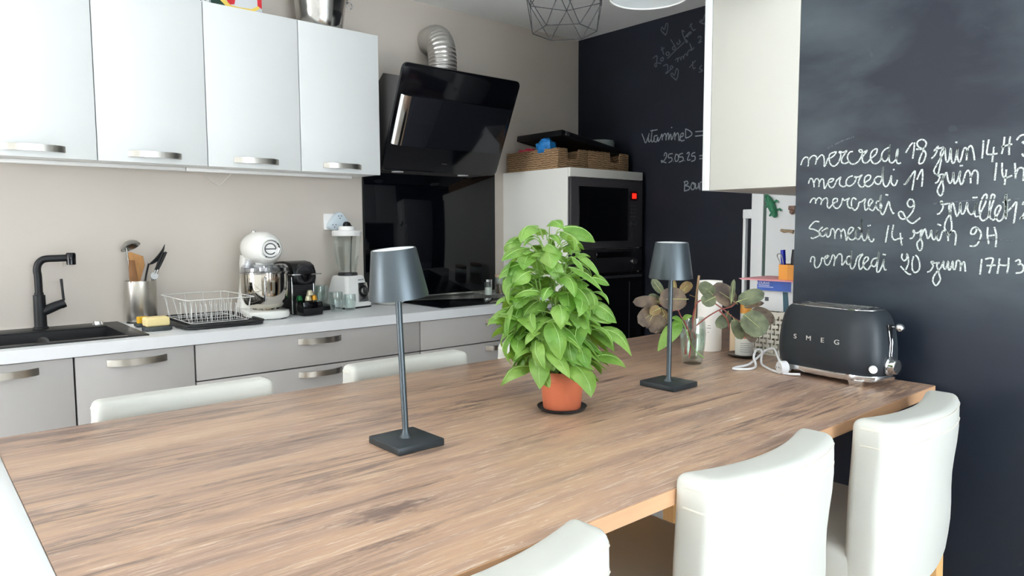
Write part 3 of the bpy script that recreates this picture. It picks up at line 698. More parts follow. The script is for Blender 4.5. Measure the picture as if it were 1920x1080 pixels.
for (x0, x1, lab) in ((.0, 1.10, 'slim white light strip under the left wall cabinets'), (1.103, 1.88, 'slim white light strip under the right wall cabinets with a loose wire')):
    t = thing('light_strip', lab, 'light strip', (x0, .47, UB), 0, 'slim light strips under the wall cabinets')
    mb = MB(); mb.box(x0, x1, .45, .475, UB-.014, UB+.0015, .002); mb.build('housing', 'white_plastic', t, world=True)
    if x0 > 1:
        mb = MB(); mb.tube(catmull([(1.19, .485, UB), (1.22, .53, UB-.04), (1.27, .556, UB-.062), (1.30, .545, UB-.035), (1.32, .5, UB)], 5), .0013, 6)
        mb.build('wire', 'soft_white', t, world=True)

# ------------------------------------------------------------------ tall oven column with the two ovens
KX0, KX1, KY, KZ = 2.958, 3.578, .02, 1.628
t = thing('oven_column', 'tall cream oven column in the corner beside the hob', 'cabinet', (KX0, KY, 0))
mb = MB(); mb.box(KX0, KX0+.018, KY, YW-.002, 0, KZ); mb.box(KX1-.018, KX1, KY, YW-.002, 0, KZ)
mb.box(KX0+.018, KX1-.018, YW-.02, YW-.002, 0, KZ); mb.box(KX0+.018, KX1-.018, KY, YW-.02, KZ-.018, KZ)
mb.box(KX0+.018, KX1-.018, KY+.02, YW-.02, 1.158, 1.176); mb.box(KX0+.018, KX1-.018, KY+.02, YW-.02, .55, .568)
mb.build('body', 'cream_laminate', t, world=True)
mb = MB(); mb.box(KX0, KX1, KY-.02, KY-.001, 1.579, KZ, .001); mb.build('top_fascia', 'cream_laminate', t, world=True)
mb = MB(); mb.box(KX0+.002, KX1-.002, KY-.02, KY-.001, .1, .545, .001); d = mb.build('door', 'grey_laminate', t, world=True)
handle(d, (KX0+KX1)/2, .5, KY-.02)
# microwave
t = thing('microwave_oven', 'built-in dark grey microwave with red clock at the top of the oven column', 'microwave', (3.268, KY, 1.182))
mb = MB(); mb.box(KX0+.02, KX1-.02, KY, .45, 1.182, 1.565); mb.build('casing', 'appliance_dark', t, world=True)
mb = MB(); mb.box(KX0+.003, KX1-.003, KY-.024, KY-.001, 1.180, 1.576, .003)
fr = mb.build('front_frame', 'appliance_dark', t, world=True)
mb = MB(); mb.box(3.02, 3.435, KY-.029, KY-.0235, 1.222, 1.528, .002); dr = mb.build('door', 'window_black', t, world=True)
mb = MB(); mb.box(3.09, 3.37, KY-.0298, KY-.0288, 1.262, 1.48); mb.build('window', 'black_glass', dr, world=True)
mb = MB(); mb.box(3.44, 3.446, KY-.03, KY-.0238, 1.24, 1.51); mb.build('door_edge', 'dark_plastic', dr, world=True)
mb = MB(); mb.box(3.462, 3.522, KY-.027, KY-.0235, 1.458, 1.512); dp = mb.build('display', 'red_led_back', t, world=True)
mb = MB()
mb.box(3.474, 3.511, KY-.0278, KY-.027, 1.47, 1.5, .0002)
mb.build('digits', 'red_led', dp, world=True)
for j in range(4):
    for i in range(2):
        mb = MB(); mb.box(3.468+i*.03, 3.484+i*.03, KY-.0262, KY-.0238, 1.425-j*.021, 1.431-j*.021, .0005); mb.build('button', 'grey_plastic', t, world=True)
mb = MB(); mb.lathe([(.017, 0), (.016, .014), (.0, .0145)], seg=24, mtx=Matrix.Translation((3.49, KY-.024, 1.318)) @ Matrix.Rotation(R(90), 4, 'X')); mb.build('knob', 'steel_pot', t, world=True)
mb = MB(); mb.box(3.474, 3.48, KY-.0262, KY-.0238, 1.235, 1.27, .0005); mb.build('button', 'grey_plastic', t, world=True)
# oven
t = thing('built_in_oven', 'black built-in oven with steel bar handle below the microwave', 'oven', (3.268, KY, .57))
mb = MB(); mb.box(KX0+.02, KX1-.02, KY, .45, .57, 1.155); mb.build('casing', 'appliance_dark', t, world=True)
mb = MB(); mb.box(KX0+.003, KX1-.003, KY-.024, KY-.001, 1.04, 1.174, .003); mb.build('control_panel', 'dark_plastic', t, world=True)
mb = MB(); mb.box(3.17, 3.47, KY-.0255, KY-.0235, 1.125, 1.158, .001); mb.build('display', 'window_black', t, world=True)
for x in (3.06, 3.49):
    mb = MB(); mb.lathe([(.021, 0), (.02, .006), (.016, .007), (.015, .022), (.0, .0225)], seg=24, mtx=Matrix.Translation((x, KY-.024, 1.098)) @ Matrix.Rotation(R(90), 4, 'X')); mb.build('knob', 'steel_pot', t, world=True)
mb = MB(); mb.box(KX0+.003, KX1-.003, KY-.026, KY-.001, .575, 1.032, .003); dr = mb.build('door', 'window_black', t, world=True)
mb = MB(); mb.box(3.03, 3.53, KY-.066, KY-.052, 1.006, 1.022, .004)
for x in (3.06, 3.5): mb.box(x-.008, x+.008, KY-.056, KY-.026, 1.008, 1.02)
mb.build('handle', 'steel_pot', dr, world=True)
mb = MB(); mb.box(3.455, 3.459, KY-.0268, KY-.0258, .62, .98); mb.build('glass_seam', 'grey_plastic', dr, world=True)

# ------------------------------------------------------------------ black glass splashback, hob, hood
t = thing('splashback', 'tall black glass splashback on the wall behind the hob', 'splashback', (2.45, YW, .93))
mb = MB(); mb.box(2.008, 2.888, YW-.008, YW-.001, .928, 1.66, .001); mb.build('glass_panel', 'black_glass', t, world=True)
mb = MB(); mb.box(2.0, 2.008, YW-.009, YW-.001, CT, 1.66); mb.build('side_edge', 'black_gloss', t, world=True)
mb = MB(); mb.box(2.008, 2.888, YW-.012, YW-.001, CT, .928, .001); mb.build('bottom_trim', 'steel_pot', t, world=True)
tag(MB().box(2.138, 2.74, .06, .545, CT, CT+.006, .002).build('hob', 'black_glass'), 'black glass hob set flush in the worktop below the hood', 'hob')

t = thing('extractor_hood', 'slanted black glass extractor hood with curved aluminium duct', 'extractor hood', (2.35, YW, 1.58))
top = Vector((0, .13, 2.07)); bot = Vector((0, .35, 1.588))
sl = (bot-top); Lh = sl.length; e2 = -sl.normalized(); nrm = Vector((0, -e2.z, e2.y))
nrm = nrm if nrm.y < 0 else -nrm
mid = (top+bot)/2
HM = Matrix(((1, 0, 0, 2.353), (0, e2.y, nrm.y, mid.y), (0, e2.z, nrm.z, mid.z), (0, 0, 0, 1)))   # x across, y up the slope, z out of the glass
def rrect(hw, hh, r, n=6):
    o = []
    for (cx_, cy_, a0) in ((hw-r, hh-r, 0), (-hw+r, hh-r, 90), (-hw+r, -hh+r, 180), (hw-r, -hh+r, 270)):
        for k in range(n+1):
            a = R(a0+90*k/n); o.append((cx_+r*math.cos(a), cy_+r*math.sin(a)))
    return o
mb = MB(); mb.prism(rrect(.363, Lh/2, .028), -.016, 0, 'z', bev=.002, mtx=HM); mb.build('glass_panel', 'black_gloss', t, world=True)
mb = MB()
ov = []
for k in range(9):
    a = R(180-90*k/8); ov.append((-.30+.045*math.cos(a)+.0, .028*math.sin(a)))
prof = [(-.345, 0)]+ov+[(.312, .028), (.335, .018), (.338, 0)]
# curved mirror panel: cross-section (across, out) swept up the slope
PM = HM @ Matrix(((1, 0, 0, 0), (0, 0, 1, 0), (0, 1, 0, 0), (0, 0, 0, 1)))
mb.prism(prof, -.128, .118, 'z', mtx=PM); mb.build('mirror_panel', 'black_mirror', t, world=True)
mb = MB(); n_ = 10; po = []; pi_ = []
for k in range(n_+1):
    a = R(172-80*k/n_); po.append((-.30+.0465*math.cos(a), .0295*math.sin(a))); pi_.append((-.30+.0445*math.cos(a), .0275*math.sin(a)))
mb.prism(po+list(reversed(pi_)), -.127, .117, 'z', mtx=PM); mb.build('mirror_edge', 'chrome', t, world=True)
mb = MB(); mb.prism(rrect(.017, .003, .0028), -.0005, .001, 'z', mtx=HM @ Matrix.Translation((0, -.215, 0))); mb.build('badge', 'steel_pot', t, world=True)
# housing between the glass and the wall: wedge seen from the side
mb = MB(); mb.prism([(.185, 2.015), (.385, 1.592), (YW-.012, 1.59), (YW-.012, 1.92), (.36, 2.06)], 2.012, 2.692, 'x', bev=.004); mb.build('housing', 'hood_side', t, world=True)
for x in (2.13, 2.55):
    mb = MB(); mb.lathe([(.0, 0), (.03, 0), (.03, -.004), (.0, -.004)], (x, .43, 1.59), 24); mb.build('spot_lamp', 'lamp_diffuser', t, world=True)
dp_ = catmull([(2.385, .375, 2.03), (2.385, .375, 2.10), (2.385, .377, 2.17), (2.388, .395, 2.245), (2.400, .44, 2.295), (2.42, .505, 2.312), (2.43, .566, 2.314)], 16)
mb = MB(); mb.tube(dp_, [.0735+(.0018 if (i//2) % 2 else -.0008) for i in range(len(dp_))], 36); mb.build('duct', 'aluminium_duct', t, smooth=12, world=True)
mb = MB(); mb.lathe([(.079, 0), (.079, .018), (.074, .02)], (2.385, .375, 2.045), 32); mb.build('duct_collar', 'steel_pot', t, world=True)

# ------------------------------------------------------------------ table
mb = MB()
poly = [(.268, -2.13), (2.075, -2.13), (2.075, -1.735), (2.93, -1.735), (2.93, -1.132), (.268, -1.132)]
t = thing('dining_table', 'long wood-grain table running from the white end panel to the chalkboard', 'table', (.268, -1.13, 0))
mb.prism(poly, TT-.026, TT, 'z', bev=.0015); mb.build('tabletop', 'table_wood', t, world=True)
mb = MB(); mb.box(.268, 2.075, -2.1315, -2.1299, TT-.0255, TT-.0012); mb.build('edge_band', 'edge_wood', t, world=True)
mb = MB(); mb.box(.241, .2675, -2.131, -1.131, .0, TT+.0005, .002); mb.build('end_panel', 'white_lacquer', t, world=True)
mb = MB(); mb.box(.30, 2.0, -1.66, -1.62, .60, TT-.027); mb.build('support_rail', 'stool_wood', t, world=True)
mb = MB(); mb.box(1.98, 2.04, -1.68, -1.60, 0, TT-.027); mb.build('leg', 'stool_wood', t, world=True)
mb = MB(); mb.box(2.86, 2.92, -1.30, -1.22, 0, TT-.027); mb.build('leg', 'stool_wood', t, world=True)

# ------------------------------------------------------------------ bar stools
def make_stool(label):
    t = thing('bar_stool', label, 'bar stool', (0, 0, 0), 0, 'white covered bar stools around the table')
    w, th, zt, zb, seat = .385, .072, .932, .585, .665
    # back: rounded slab, bowed in plan
    mb = MB(); mb.box(-w/2, w/2, 0, th, zb, zt)
    es = [e for e in mb.bm.edges if min(v.co.z for v in e.verts) > zt-1e-4 or abs(e.verts[0].co.z-e.verts[1].co.z) > .1]
    bmesh.ops.bevel(mb.bm, geom=es, offset=.020, segments=5, profile=0.55, affect='EDGES')
    for k in range(1, 16):
        x = -w/2+w*k/16
        bmesh.ops.bisect_plane(mb.bm, geom=mb.bm.verts[:]+mb.bm.edges[:]+mb.bm.faces[:], plane_co=(x, 0, 0), plane_no=(1, 0, 0))
    for k in range(1, 10):
        z = zb+(zt-zb)*k/10
        bmesh.ops.bisect_plane(mb.bm, geom=mb.bm.verts[:]+mb.bm.edges[:]+mb.bm.faces[:], plane_co=(0, 0, z), plane_no=(0, 0, 1))
    for v in mb.bm.verts:
        u = v.co.x/(w/2); q = (zt-v.co.z)/(zt-zb)
        v.co.y += -.028*(1-u*u)+.012*(q-.3)+.0025*math.sin(19*v.co.x+31*v.co.z)*(1 if v.co.y < .03 else .3)
        v.co.x *= 1-.03*q*q
        v.co.z += -.006*(1-u*u)*(1-q)
    bk = mb.build('backrest', 'stool_cover', t, smooth=60)
    # two stitched seams run round the back just below the top
    tree = BVHTree.FromPolygons([v.co.copy() for v in bk.data.vertices], [tuple(p.vertices) for p in bk.data.polygons])
    for dz in (.012, .045):
        pts = []
        z = zt-dz-.006
        for k in range(41):
            a = R(172+196*k/40)
            d = Vector((math.cos(a)*1.0, math.sin(a)*.62, 0))
            o_ = Vector((0, .03, z))
            hit = tree.ray_cast(o_+d*.6, -d)
            if hit[0] is None: continue
            pts.append(hit[0]+hit[1]*.0003)
        mb = MB(); mb.tube(pts, .0016, 6); mb.build('seam', 'stool_seam', bk)
    mb = MB(); mb.box(-w/2+.004, w/2-.004, .045, .46, .575, seat, .022, 4); mb.build('seat', 'stool_cover', t, smooth=60)
    for (x, y0, y1) in ((-w/2+.03, .035, .012), (w/2-.03, .035, .012), (-w/2+.03, .425, .43), (w/2-.03, .425, .43)):
        mb = MB()
        mb.prism([(x-.021, y0-.021), (x+.021, y0-.021), (x+.021, y0+.021), (x-.021, y0+.021)], 0, .60, 'z', bev=.002)
        for v in mb.bm.verts:
            f = 1-v.co.z/.6
            v.co.y += (y1-y0)*f
            v.co.x = x+(v.co.x-x)*(1-.3*f); v.co.y = (y0+(y1-y0)*f)+(v.co.y-(y0+(y1-y0)*f))*(1-.3*f)
        mb.build('leg', 'stool_wood', t)
    for (x0, x1, y0, y1, z) in ((-w/2+.03, w/2-.03, .43, .43, .22), (-w/2+.03, -w/2+.03, .03, .43, .17), (w/2-.03, w/2-.03, .03, .43, .17), (-w/2+.03, w/2-.03, .02, .02, .30)):
        mb = MB(); mb.box(x0-.009, x1+.009, y0-.011, y1+.011, z-.018, z+.018, .002); mb.build('rail', 'stool_wood', t)
    return t
YN, YFAR = -2.235, -1.02
stools = [(1.205, YN+.04, 0, 'white covered bar stool on the near side, middle one of the three'),
          (1.71, YN, 0, 'white covered bar stool nearest the written chalkboard on the near side'),
          (.598, YN+.03, 0, 'white covered bar stool cut off by the bottom edge of the picture'),
          (.64, YFAR, PI, 'cream bar stool back at the left behind the table, before the grey door'),
          (1.235, YFAR, PI, 'cream bar stool back behind the table, just behind the left lamp'),
          (1.78, YFAR, PI, 'cream bar stool mostly hidden behind the basil plant')]
st0 = make_stool(stools[0][3])
for i, (x, y, rz, lab) in enumerate(stools):
    s = st0 if i == 0 else copy_tree(st0)
    s.location = (x, y, 0); s.rotation_euler = (0, 0, rz); s['label'] = lab

# ------------------------------------------------------------------ table lamps
def make_lamp(label, loc, lean, head_side, head_fwd):
    t = thing('table_lamp', label, 'lamp', loc, 0, 'black cordless table lamps')
    mb = MB(); mb.box(-.048, .048, -.052, .052, 0, .014, .0025); mb.build('base', 'lamp_base', t)
    side = Vector((-.654, -.757, 0)); front = Vector((.757, -.654, 0))
    LM = Matrix.Rotation(R(lean), 4, side)
    mb = MB(); mb.lathe([(.0125, .013), (.011, .016), (.0072, .021), (.0057, .03), (.0057, .30)], seg=20, mtx=LM); mb.build('stem', 'stainless_lamp', t)
    HM_ = LM @ Matrix.Translation((0, 0, .29)) @ Matrix.Rotation(R(head_side), 4, side) @ Matrix.Rotation(R(head_fwd), 4, front) @ Matrix.Translation((0, 0, -.29))
    mb = MB(); mb.lathe([(.0530, .268), (.0530, .271), (.0400, .353), (.0390, .355), (.0368, .355), (.0368, .352), (.0500, .273), (.0530, .268)], seg=56, mtx=HM_, cap=False); mb.build('lamp_shade', 'stainless_lamp', t)
    mb = MB(); mb.lathe([(0, .3465), (.0366, .3465), (.0366, .3545), (0, .3562)], seg=48, mtx=HM_); mb.build('diffuser', 'lamp_diffuser', t)
    mb = MB(); mb.lathe([(0, .3562), (.0045, .3562), (.0045, .3568), (0, .3568)], seg=20, mtx=HM_); mb.build('touch_button', 'soft_white', t)
    return t
make_lamp('black table lamp with conical shade at the left, in front of the glass splashback', (.832, -1.677, TT), 2.2, 2.6, 4.0)
make_lamp('black table lamp with conical shade at the right, in front of the eucalyptus', (1.576, -1.700, TT), -.4, 0, 2.5)

# ------------------------------------------------------------------ leaves
def leaf(mb, base, tip, nrm, hw, droop=.15, cup=.25, fold=.0, round_=.5, ns=8, nt=4, vein=None):
    base = Vector(base); tip = Vector(tip); ax = tip-base; L = ax.length; ax.normalize()
    nrm = Vector(nrm); nrm = (nrm-ax*nrm.dot(ax))
    if nrm.length < 1e-5: nrm = ax.orthogonal()
    nrm.normalize(); sd = ax.cross(nrm)
    rows = []
    for i in range(ns+1):
        s = i/ns
        if round_ > .7: w = hw*math.sqrt(max(0, 1-(2*s-1)**2))**.9
        else: w = hw*(math.sin(PI*min(1, s**.78)))**.8*(1-.12*s)
        c = base+ax*L*s+nrm*(droop*L*(4*s*(1-s))*.5)
        if w < 1e-4: rows.append([mb.bm.verts.new(c)]); continue
        row = []
        for j in range(nt+1):
            u = -1+2*j/nt
            row.append(mb.bm.verts.new(c+sd*w*u+nrm*(w*(-cup*u*u+fold*abs(u)))))
        rows.append(row)
    if vein is not None:
        vein.tube([base+ax*L*s+nrm*(droop*L*2*s*(1-s)+.0005) for s in (0, .15, .3, .45, .6, .75, .88)], [.0011, .001, .0009, .0008, .0007, .0006, .0003], 5)
    for a, b in zip(rows, rows[1:]):
        if len(a) == 1 and len(b) == 1: continue
        if len(a) == 1:
            for j in range(nt): mb.bm.faces.new((a[0], b[j], b[j+1]))
        elif len(b) == 1:
            for j in range(nt): mb.bm.faces.new((a[j], b[0], a[j+1]))
        else:
            for j in range(nt): mb.bm.faces.new((a[j], b[j], b[j+1], a[j+1]))

# ------------------------------------------------------------------ basil
tag(MB().lathe([(.0, .0), (.040, 0), (.050, .004), (.054, .010), (.0525, .0105), (.049, .006), (.0, .005)], (1.218, -1.688, TT), 48).build('plant_saucer', 'dark_plastic'), 'round black saucer under the terracotta basil pot', 'saucer')
t = thing('basil_plant', 'bushy green basil plant in a terracotta plastic pot on the table', 'potted plant', (1.218, -1.688, TT+.0055))
PH = .083
mb = MB(); mb.lathe([(.039, 0), (.0405, .002), (.0465, .060), (.0470, .062), (.0485, .063), (.0505, .080), (.0495, PH), (.0475, PH), (.0455, .06), (.039, .006), (0, .006)], seg=56); mb.build('pot', 'terracotta', t)
mb = MB(); mb.lathe([(0, .068), (.030, .070), (.0458, .066)], seg=32, cap=False)
for v in mb.bm.verts: v.co.z += .004*noise.noise(v.co*120)
mb.build('soil', 'soil', t)
rnd = random.Random(11)
stem = MB(); fol = MB(); ven = MB()
def crown_r(z):      # crown outline: radius at height z above the saucer (m)
    ks = [(.05, .078), (.09, .104), (.13, .118), (.17, .122), (.21, .118), (.25, .110), (.29, .096), (.33, .074), (.36, .05), (.385, .025)]
    if z <= ks[0][0]: return ks[0][1]
    for (a, ra), (c, rc) in zip(ks, ks[1:]):
        if z <= c: return ra+(rc-ra)*(z-a)/(c-a)
    return ks[-1][1]
nodes = []
def top_z(az, rad): return .372-rad*1.2
stems = []
for k in range(15):
    az = k*2.39996+rnd.uniform(-.2, .2)
    q = math.sqrt((k+.3)/15)
    h = .335-.18*q**1.8+rnd.uniform(-.012, .012)
    rr0 = .030*q; rr1 = .10*q
    p0 = Vector((rr0*math.cos(az), rr0*math.sin(az), .066)); p1 = Vector((rr1*math.cos(az)*.55, rr1*math.sin(az)*.55, .066+(h-.066)*.5))
    p2 = Vector((rr1*math.cos(az), rr1*math.sin(az), h))
    pts = catmull([p0, p1, p2], 6)
    stem.tube(pts, [.0026-.0014*i/len(pts) for i in range(len(pts))], 7)
    stems.append((pts, az, q))
    n_nodes = 6
    for j in range(n_nodes):
        f = .25+.75*(j+1)/n_nodes
        idx = min(len(pts)-1, int(f*(len(pts)-1)))
        p = pts[idx]
        a0 = az+(PI/2 if j % 2 else 0)+rnd.uniform(-.4, .4)
        for sgn in (0, PI):
            a = a0+sgn
            nodes.append((p, a, f))
for (p, a, f) in nodes:
    out = Vector((math.cos(a), math.sin(a), 0))
    radial = Vector((p.x, p.y, 0))
    if radial.length > .01 and out.dot(radial.normalized()) < -.2 and f < .9: continue
    room = max(.012, crown_r(p.z)-(p.x*out.x+p.y*out.y))
    L = min(.078, max(.034, room*.85))*rnd.uniform(.85, 1.12)
    if f > .95: L *= .72
    pet = min(.03, max(.004, room-L))
    elev = rnd.uniform(.1, .55) if f > .9 else rnd.uniform(-.35, .35)
    b0 = p+out*pet+Vector((0, 0, pet*.35))
    stem.tube([p, p+out*pet*.5+Vector((0, 0, pet*.25)), b0], [.0013, .0011, .001], 5)
    dr = rnd.uniform(-.55, -1.2) if f < .85 else rnd.uniform(-.35, -.05)
    tip = b0+(out*math.cos(elev*.4+dr*.75)+Vector((0, 0, math.sin(elev*.4+dr*.75)))).normalized()*L
    n_ = (Vector((0, 0, 1))*.8+out*.8).normalized()+Vector((rnd.uniform(-.3, .3), rnd.uniform(-.3, .3), 0))
    leaf(fol, b0, tip, n_, L*rnd.uniform(.30, .38), droop=rnd.uniform(.22, .42), cup=rnd.uniform(.25, .5), fold=.12, ns=8, nt=6, vein=ven)
# outer mantle of hanging leaves that makes the silhouette
for k in range(118):
    a = k*2.39996+rnd.uniform(-.25, .25); z = .06+.305*((k+.5)/118)**.95
    r = crown_r(z)*rnd.uniform(.50, .84)
    out = Vector((math.cos(a), math.sin(a), 0))
    L = rnd.choice((.042, .056, .066, .076, .084))*rnd.uniform(.9, 1.08)*(1 if z < .3 else .86)
    b0 = out*r+Vector((0, 0, z+.026))
    if k % 7 == 3: L *= 1.1
    ang = rnd.uniform(-1.3, -.45) if z < .30 else rnd.uniform(-.95, -.1)
    tip = b0+(out*math.cos(ang)+Vector((-out.y, out.x, 0))*rnd.uniform(-.75, .75)+Vector((0, 0, math.sin(ang)))).normalized()*L
    if tip.z < .045: continue
    ins = out*(r*.45)+Vector((0, 0, z+.005))
    stem.tube([ins, (ins+b0)/2+Vector((0, 0, .006)), b0], [.0014, .0012, .001], 5)
    nn = out*rnd.uniform(.5, 1.2)+Vector((0, 0, rnd.uniform(.3, .9)))+Vector((-out.y, out.x, 0))*rnd.uniform(-.7, .7)
    leaf(fol, b0, tip, nn, L*rnd.uniform(.27, .37), droop=rnd.uniform(.2, .6), cup=rnd.uniform(.15, .7), fold=rnd.uniform(0, .25), ns=8, nt=6, vein=ven)
# tufts of young leaves at the shoot tips
for (pts, az, q) in stems:
    p = pts[-1]
    for j in range(5):
        a = az+j*2.4; out = Vector((math.cos(a), math.sin(a), 0)); L = rnd.uniform(.018, .034)
        leaf(fol, p, p+out*L*.8+Vector((0, 0, L*.45)), Vector((0, 0, 1))-out*.4, L*.36, droop=.25, cup=.5, ns=6, nt=4)
# the whole plant leans slightly towards the cooker side
for mb_ in (stem, fol, ven):
    for v in mb_.bm.verts:
        f = max(0, v.co.z-.07)
        g = min(1, max(0, (v.co.z-.075)/.06))
        v.co.x -= .04*f+.010*g; v.co.y += .036*f+.009*g
stem.build('stems', 'basil_stem', t)
fol.build('foliage', 'basil_leaf', t, smooth=80)
ven.build('leaf_veins', 'basil_vein', t)

# ------------------------------------------------------------------ glass of water with cuttings
EUC = {'left': [(1.788, -1.505, 1.086, 1.727, -1.46, 1.085, 0.0152, 'b'), (1.806, -1.495, 1.079, 1.778, -1.47, 1.098, 0.0164, 'g'), (1.824, -1.575, 1.095, 1.765, -1.522, 1.094, 0.0306, 'b'), (1.822, -1.493, 1.105, 1.807, -1.465, 1.147, 0.0116, 'g'), (1.85, -1.516, 1.112, 1.846, -1.509, 1.149, 0.0062, 'o'), (1.854, -1.533, 1.107, 1.883, -1.546, 1.138, 0.0143, 'o'), (1.789, -1.508, 1.067, 1.716, -1.488, 1.029, 0.0243, 'b'), (1.766, -1.528, 1.071, 1.733, -1.516, 1.057, 0.0126, 'o'), (1.758, -1.51, 1.051, 1.747, -1.494, 1.011, 0.006, 'b'), (1.789, -1.523, 1.048, 1.754, -1.503, 1.001, 0.0215, 'b'), (1.801, -1.505, 1.066, 1.815, -1.515, 1.02, 0.0095, 'o')], 'right': [(1.855, -1.641, 1.108, 1.806, -1.628, 1.145, 0.017, 'g'), (1.84, -1.654, 1.106, 1.803, -1.639, 1.089, 0.0178, 'g'), (1.919, -1.672, 1.084, 1.851, -1.634, 1.132, 0.0271, 'b'), (1.873, -1.684, 1.091, 1.875, -1.69, 1.155, 0.0065, 'g'), (1.877, -1.701, 1.094, 1.928, -1.751, 1.118, 0.0187, 'g'), (1.916, -1.696, 1.076, 1.933, -1.748, 1.09, 0.0079, 'b'), (1.888, -1.713, 1.06, 1.911, -1.768, 1.01, 0.0307, 'g'), (1.94, -1.705, 1.067, 1.968, -1.758, 1.033, 0.0204, 'b'), (1.884, -1.686, 1.045, 1.904, -1.7, 0.987, 0.0137, 'g'), (1.905, -1.663, 1.051, 1.873, -1.639, 1.018, 0.0159, 'g'), (1.92, -1.693, 1.023, 1.922, -1.73, 0.98, 0.0145, 'b'), (1.9, -1.658, 1.061, 1.89, -1.652, 1.014, 0.0093, 'g')]}
STEMS = {'stick': [(1.863, -1.573, 0.999), (1.867, -1.574, 1.08), (1.87, -1.581, 1.16)], 'stickfork': [(1.869, -1.574, 1.097), (1.847, -1.567, 1.105)], 'leftstem': [(1.844, -1.571, 0.926), (1.851, -1.571, 0.98), (1.832, -1.563, 1.028), (1.825, -1.555, 1.043), (1.819, -1.548, 1.062), (1.8, -1.545, 1.061)], 'leftstem2': [(1.819, -1.548, 1.062), (1.829, -1.568, 1.083), (1.799, -1.554, 1.092), (1.785, -1.528, 1.094)], 'leftstem3': [(1.8, -1.545, 1.061), (1.791, -1.523, 1.072), (1.779, -1.511, 1.082)], 'rightstem': [(1.844, -1.557, 0.934), (1.849, -1.568, 0.993), (1.862, -1.601, 1.034), (1.873, -1.647, 1.067), (1.887, -1.672, 1.076), (1.899, -1.693, 1.097)], 'rightstem2': [(1.861, -1.58, 0.979), (1.849, -1.577, 1.028), (1.846, -1.595, 1.087), (1.857, -1.631, 1.089), (1.87, -1.657, 1.073), (1.893, -1.68, 1.047), (1.912, -1.698, 1.034)], 'rightstem3': [(1.873, -1.647, 1.066), (1.889, -1.664, 1.039), (1.89, -1.668, 1.013)], 'sprig': [(1.876, -1.599, 0.926), (1.854, -1.577, 0.953), (1.831, -1.564, 1.015), (1.808, -1.568, 1.037)]}
SPRIG = [(1.808, -1.568, 1.039, 1.762, -1.567, 1.046, 0.01), (1.808, -1.568, 1.036, 1.729, -1.548, 0.954, 0.024), (1.804, -1.565, 1.031, 1.759, -1.57, 0.992, 0.0133), (1.81, -1.569, 1.041, 1.808, -1.605, 1.052, 0.0093), (1.803, -1.564, 1.037, 1.768, -1.574, 1.025, 0.0116)]

GX, GY = 1.876, -1.560
t = thing('drinking_glass', 'faceted clear glass of water holding eucalyptus cuttings', 'glass', (GX, GY, TT))
mb = MB(); mb.lathe([(0, 0), (.026, 0), (.0285, .004), (.0345, .05), (.0365, .085), (.0345, .115), (.032, .133), (.031, .133), (.0330, .115), (.0350, .085), (.033, .05), (.0265, .016), (0, .014)], seg=40)
mb.build('vessel', 'clear_glass', t)
mb = MB(); mb.lathe([(0, .0155), (.0255, .0175), (.032, .05), (.0338, .083), (.0332, .098), (0, .098)], seg=40); mb.build('water', 'water', t)
camv = Vector((0.151, -2.76, 1.294))
def euc(key, label, stem_keys, stem_mat):
    t = thing('eucalyptus_branch', label, 'branch', STEMS[stem_keys[0]][0])
    mats = {'b': 'eucalyptus_brown', 'g': 'eucalyptus_green', 'o': 'eucalyptus_gold'}
    vein = MB(); rd = random.Random(3)
    mbs = {c: MB() for c in 'bgo'}
    for L in EUC[key]:
        b0, tp, hw, c = Vector(L[0:3]), Vector(L[3:6]), L[6], L[7]
        n = (camv-b0).normalized()+Vector((rd.uniform(-.35, .35), rd.uniform(-.35, .35), rd.uniform(-.1, .5)))
        leaf(mbs[c], b0, tp, n, hw*1.12, droop=rd.uniform(.05, .18), cup=rd.uniform(-.05, .18), fold=rd.uniform(.05, .2), round_=.9, ns=10, nt=6)
        ax = tp-b0; nn = (n-ax.normalized()*n.dot(ax.normalized())).normalized()
        vein.tube([b0-ax*.05, b0+ax*.3+nn*.003, b0+ax*.6+nn*.0035, b0+ax*.88], [.0011, .0009, .0007, .0004], 5)
    for c, m in mbs.items():
        if m.bm.verts: m.build('leaves', mats[c], t, smooth=80, world=True)
    vein.build('leaf_veins', 'leaf_vein', t, world=True)
    for sk in stem_keys:
        mb = MB(); pts = catmull(STEMS[sk], 5); mb.tube(pts, [.0026-.0014*i/len(pts) for i in range(len(pts))], 8)
        mb.build('stem', stem_mat, t, world=True)
euc('left', 'brown and gold eucalyptus cutting leaning left out of the water glass', ['leftstem', 'leftstem2', 'leftstem3'], 'red_stem')
euc('right', 'grey-green eucalyptus cutting leaning right over the white vase', ['rightstem', 'rightstem2', 'rightstem3'], 'red_stem')
t = thing('stick', 'bare brown cut stick standing upright in the water glass', 'stick', STEMS['stick'][0])
mb = MB(); mb.tube(catmull(STEMS['stick'], 4), .0034, 10); mb.build('shaft', 'stick_brown', t, world=True)
mb = MB(); mb.tube(STEMS['stickfork'], .0012, 6); mb.build('twig', 'stick_brown', t, world=True)
t = thing('basil_sprig', 'bright green basil sprig hanging over the left rim of the glass', 'sprig', STEMS['sprig'][0])
mb = MB(); mb.tube(catmull(STEMS['sprig'], 4), .0016, 7); mb.build('stem', 'basil_stem', t, world=True)
mb = MB()
for L in SPRIG: leaf(mb, L[0:3], L[3:6], (camv-Vector(L[0:3])).normalized()+Vector((-.2, 0, .5)), L[6], droop=.2, cup=.3, fold=.1, ns=8, nt=6)
mb.build('leaves', 'basil_leaf', t, smooth=80, world=True)

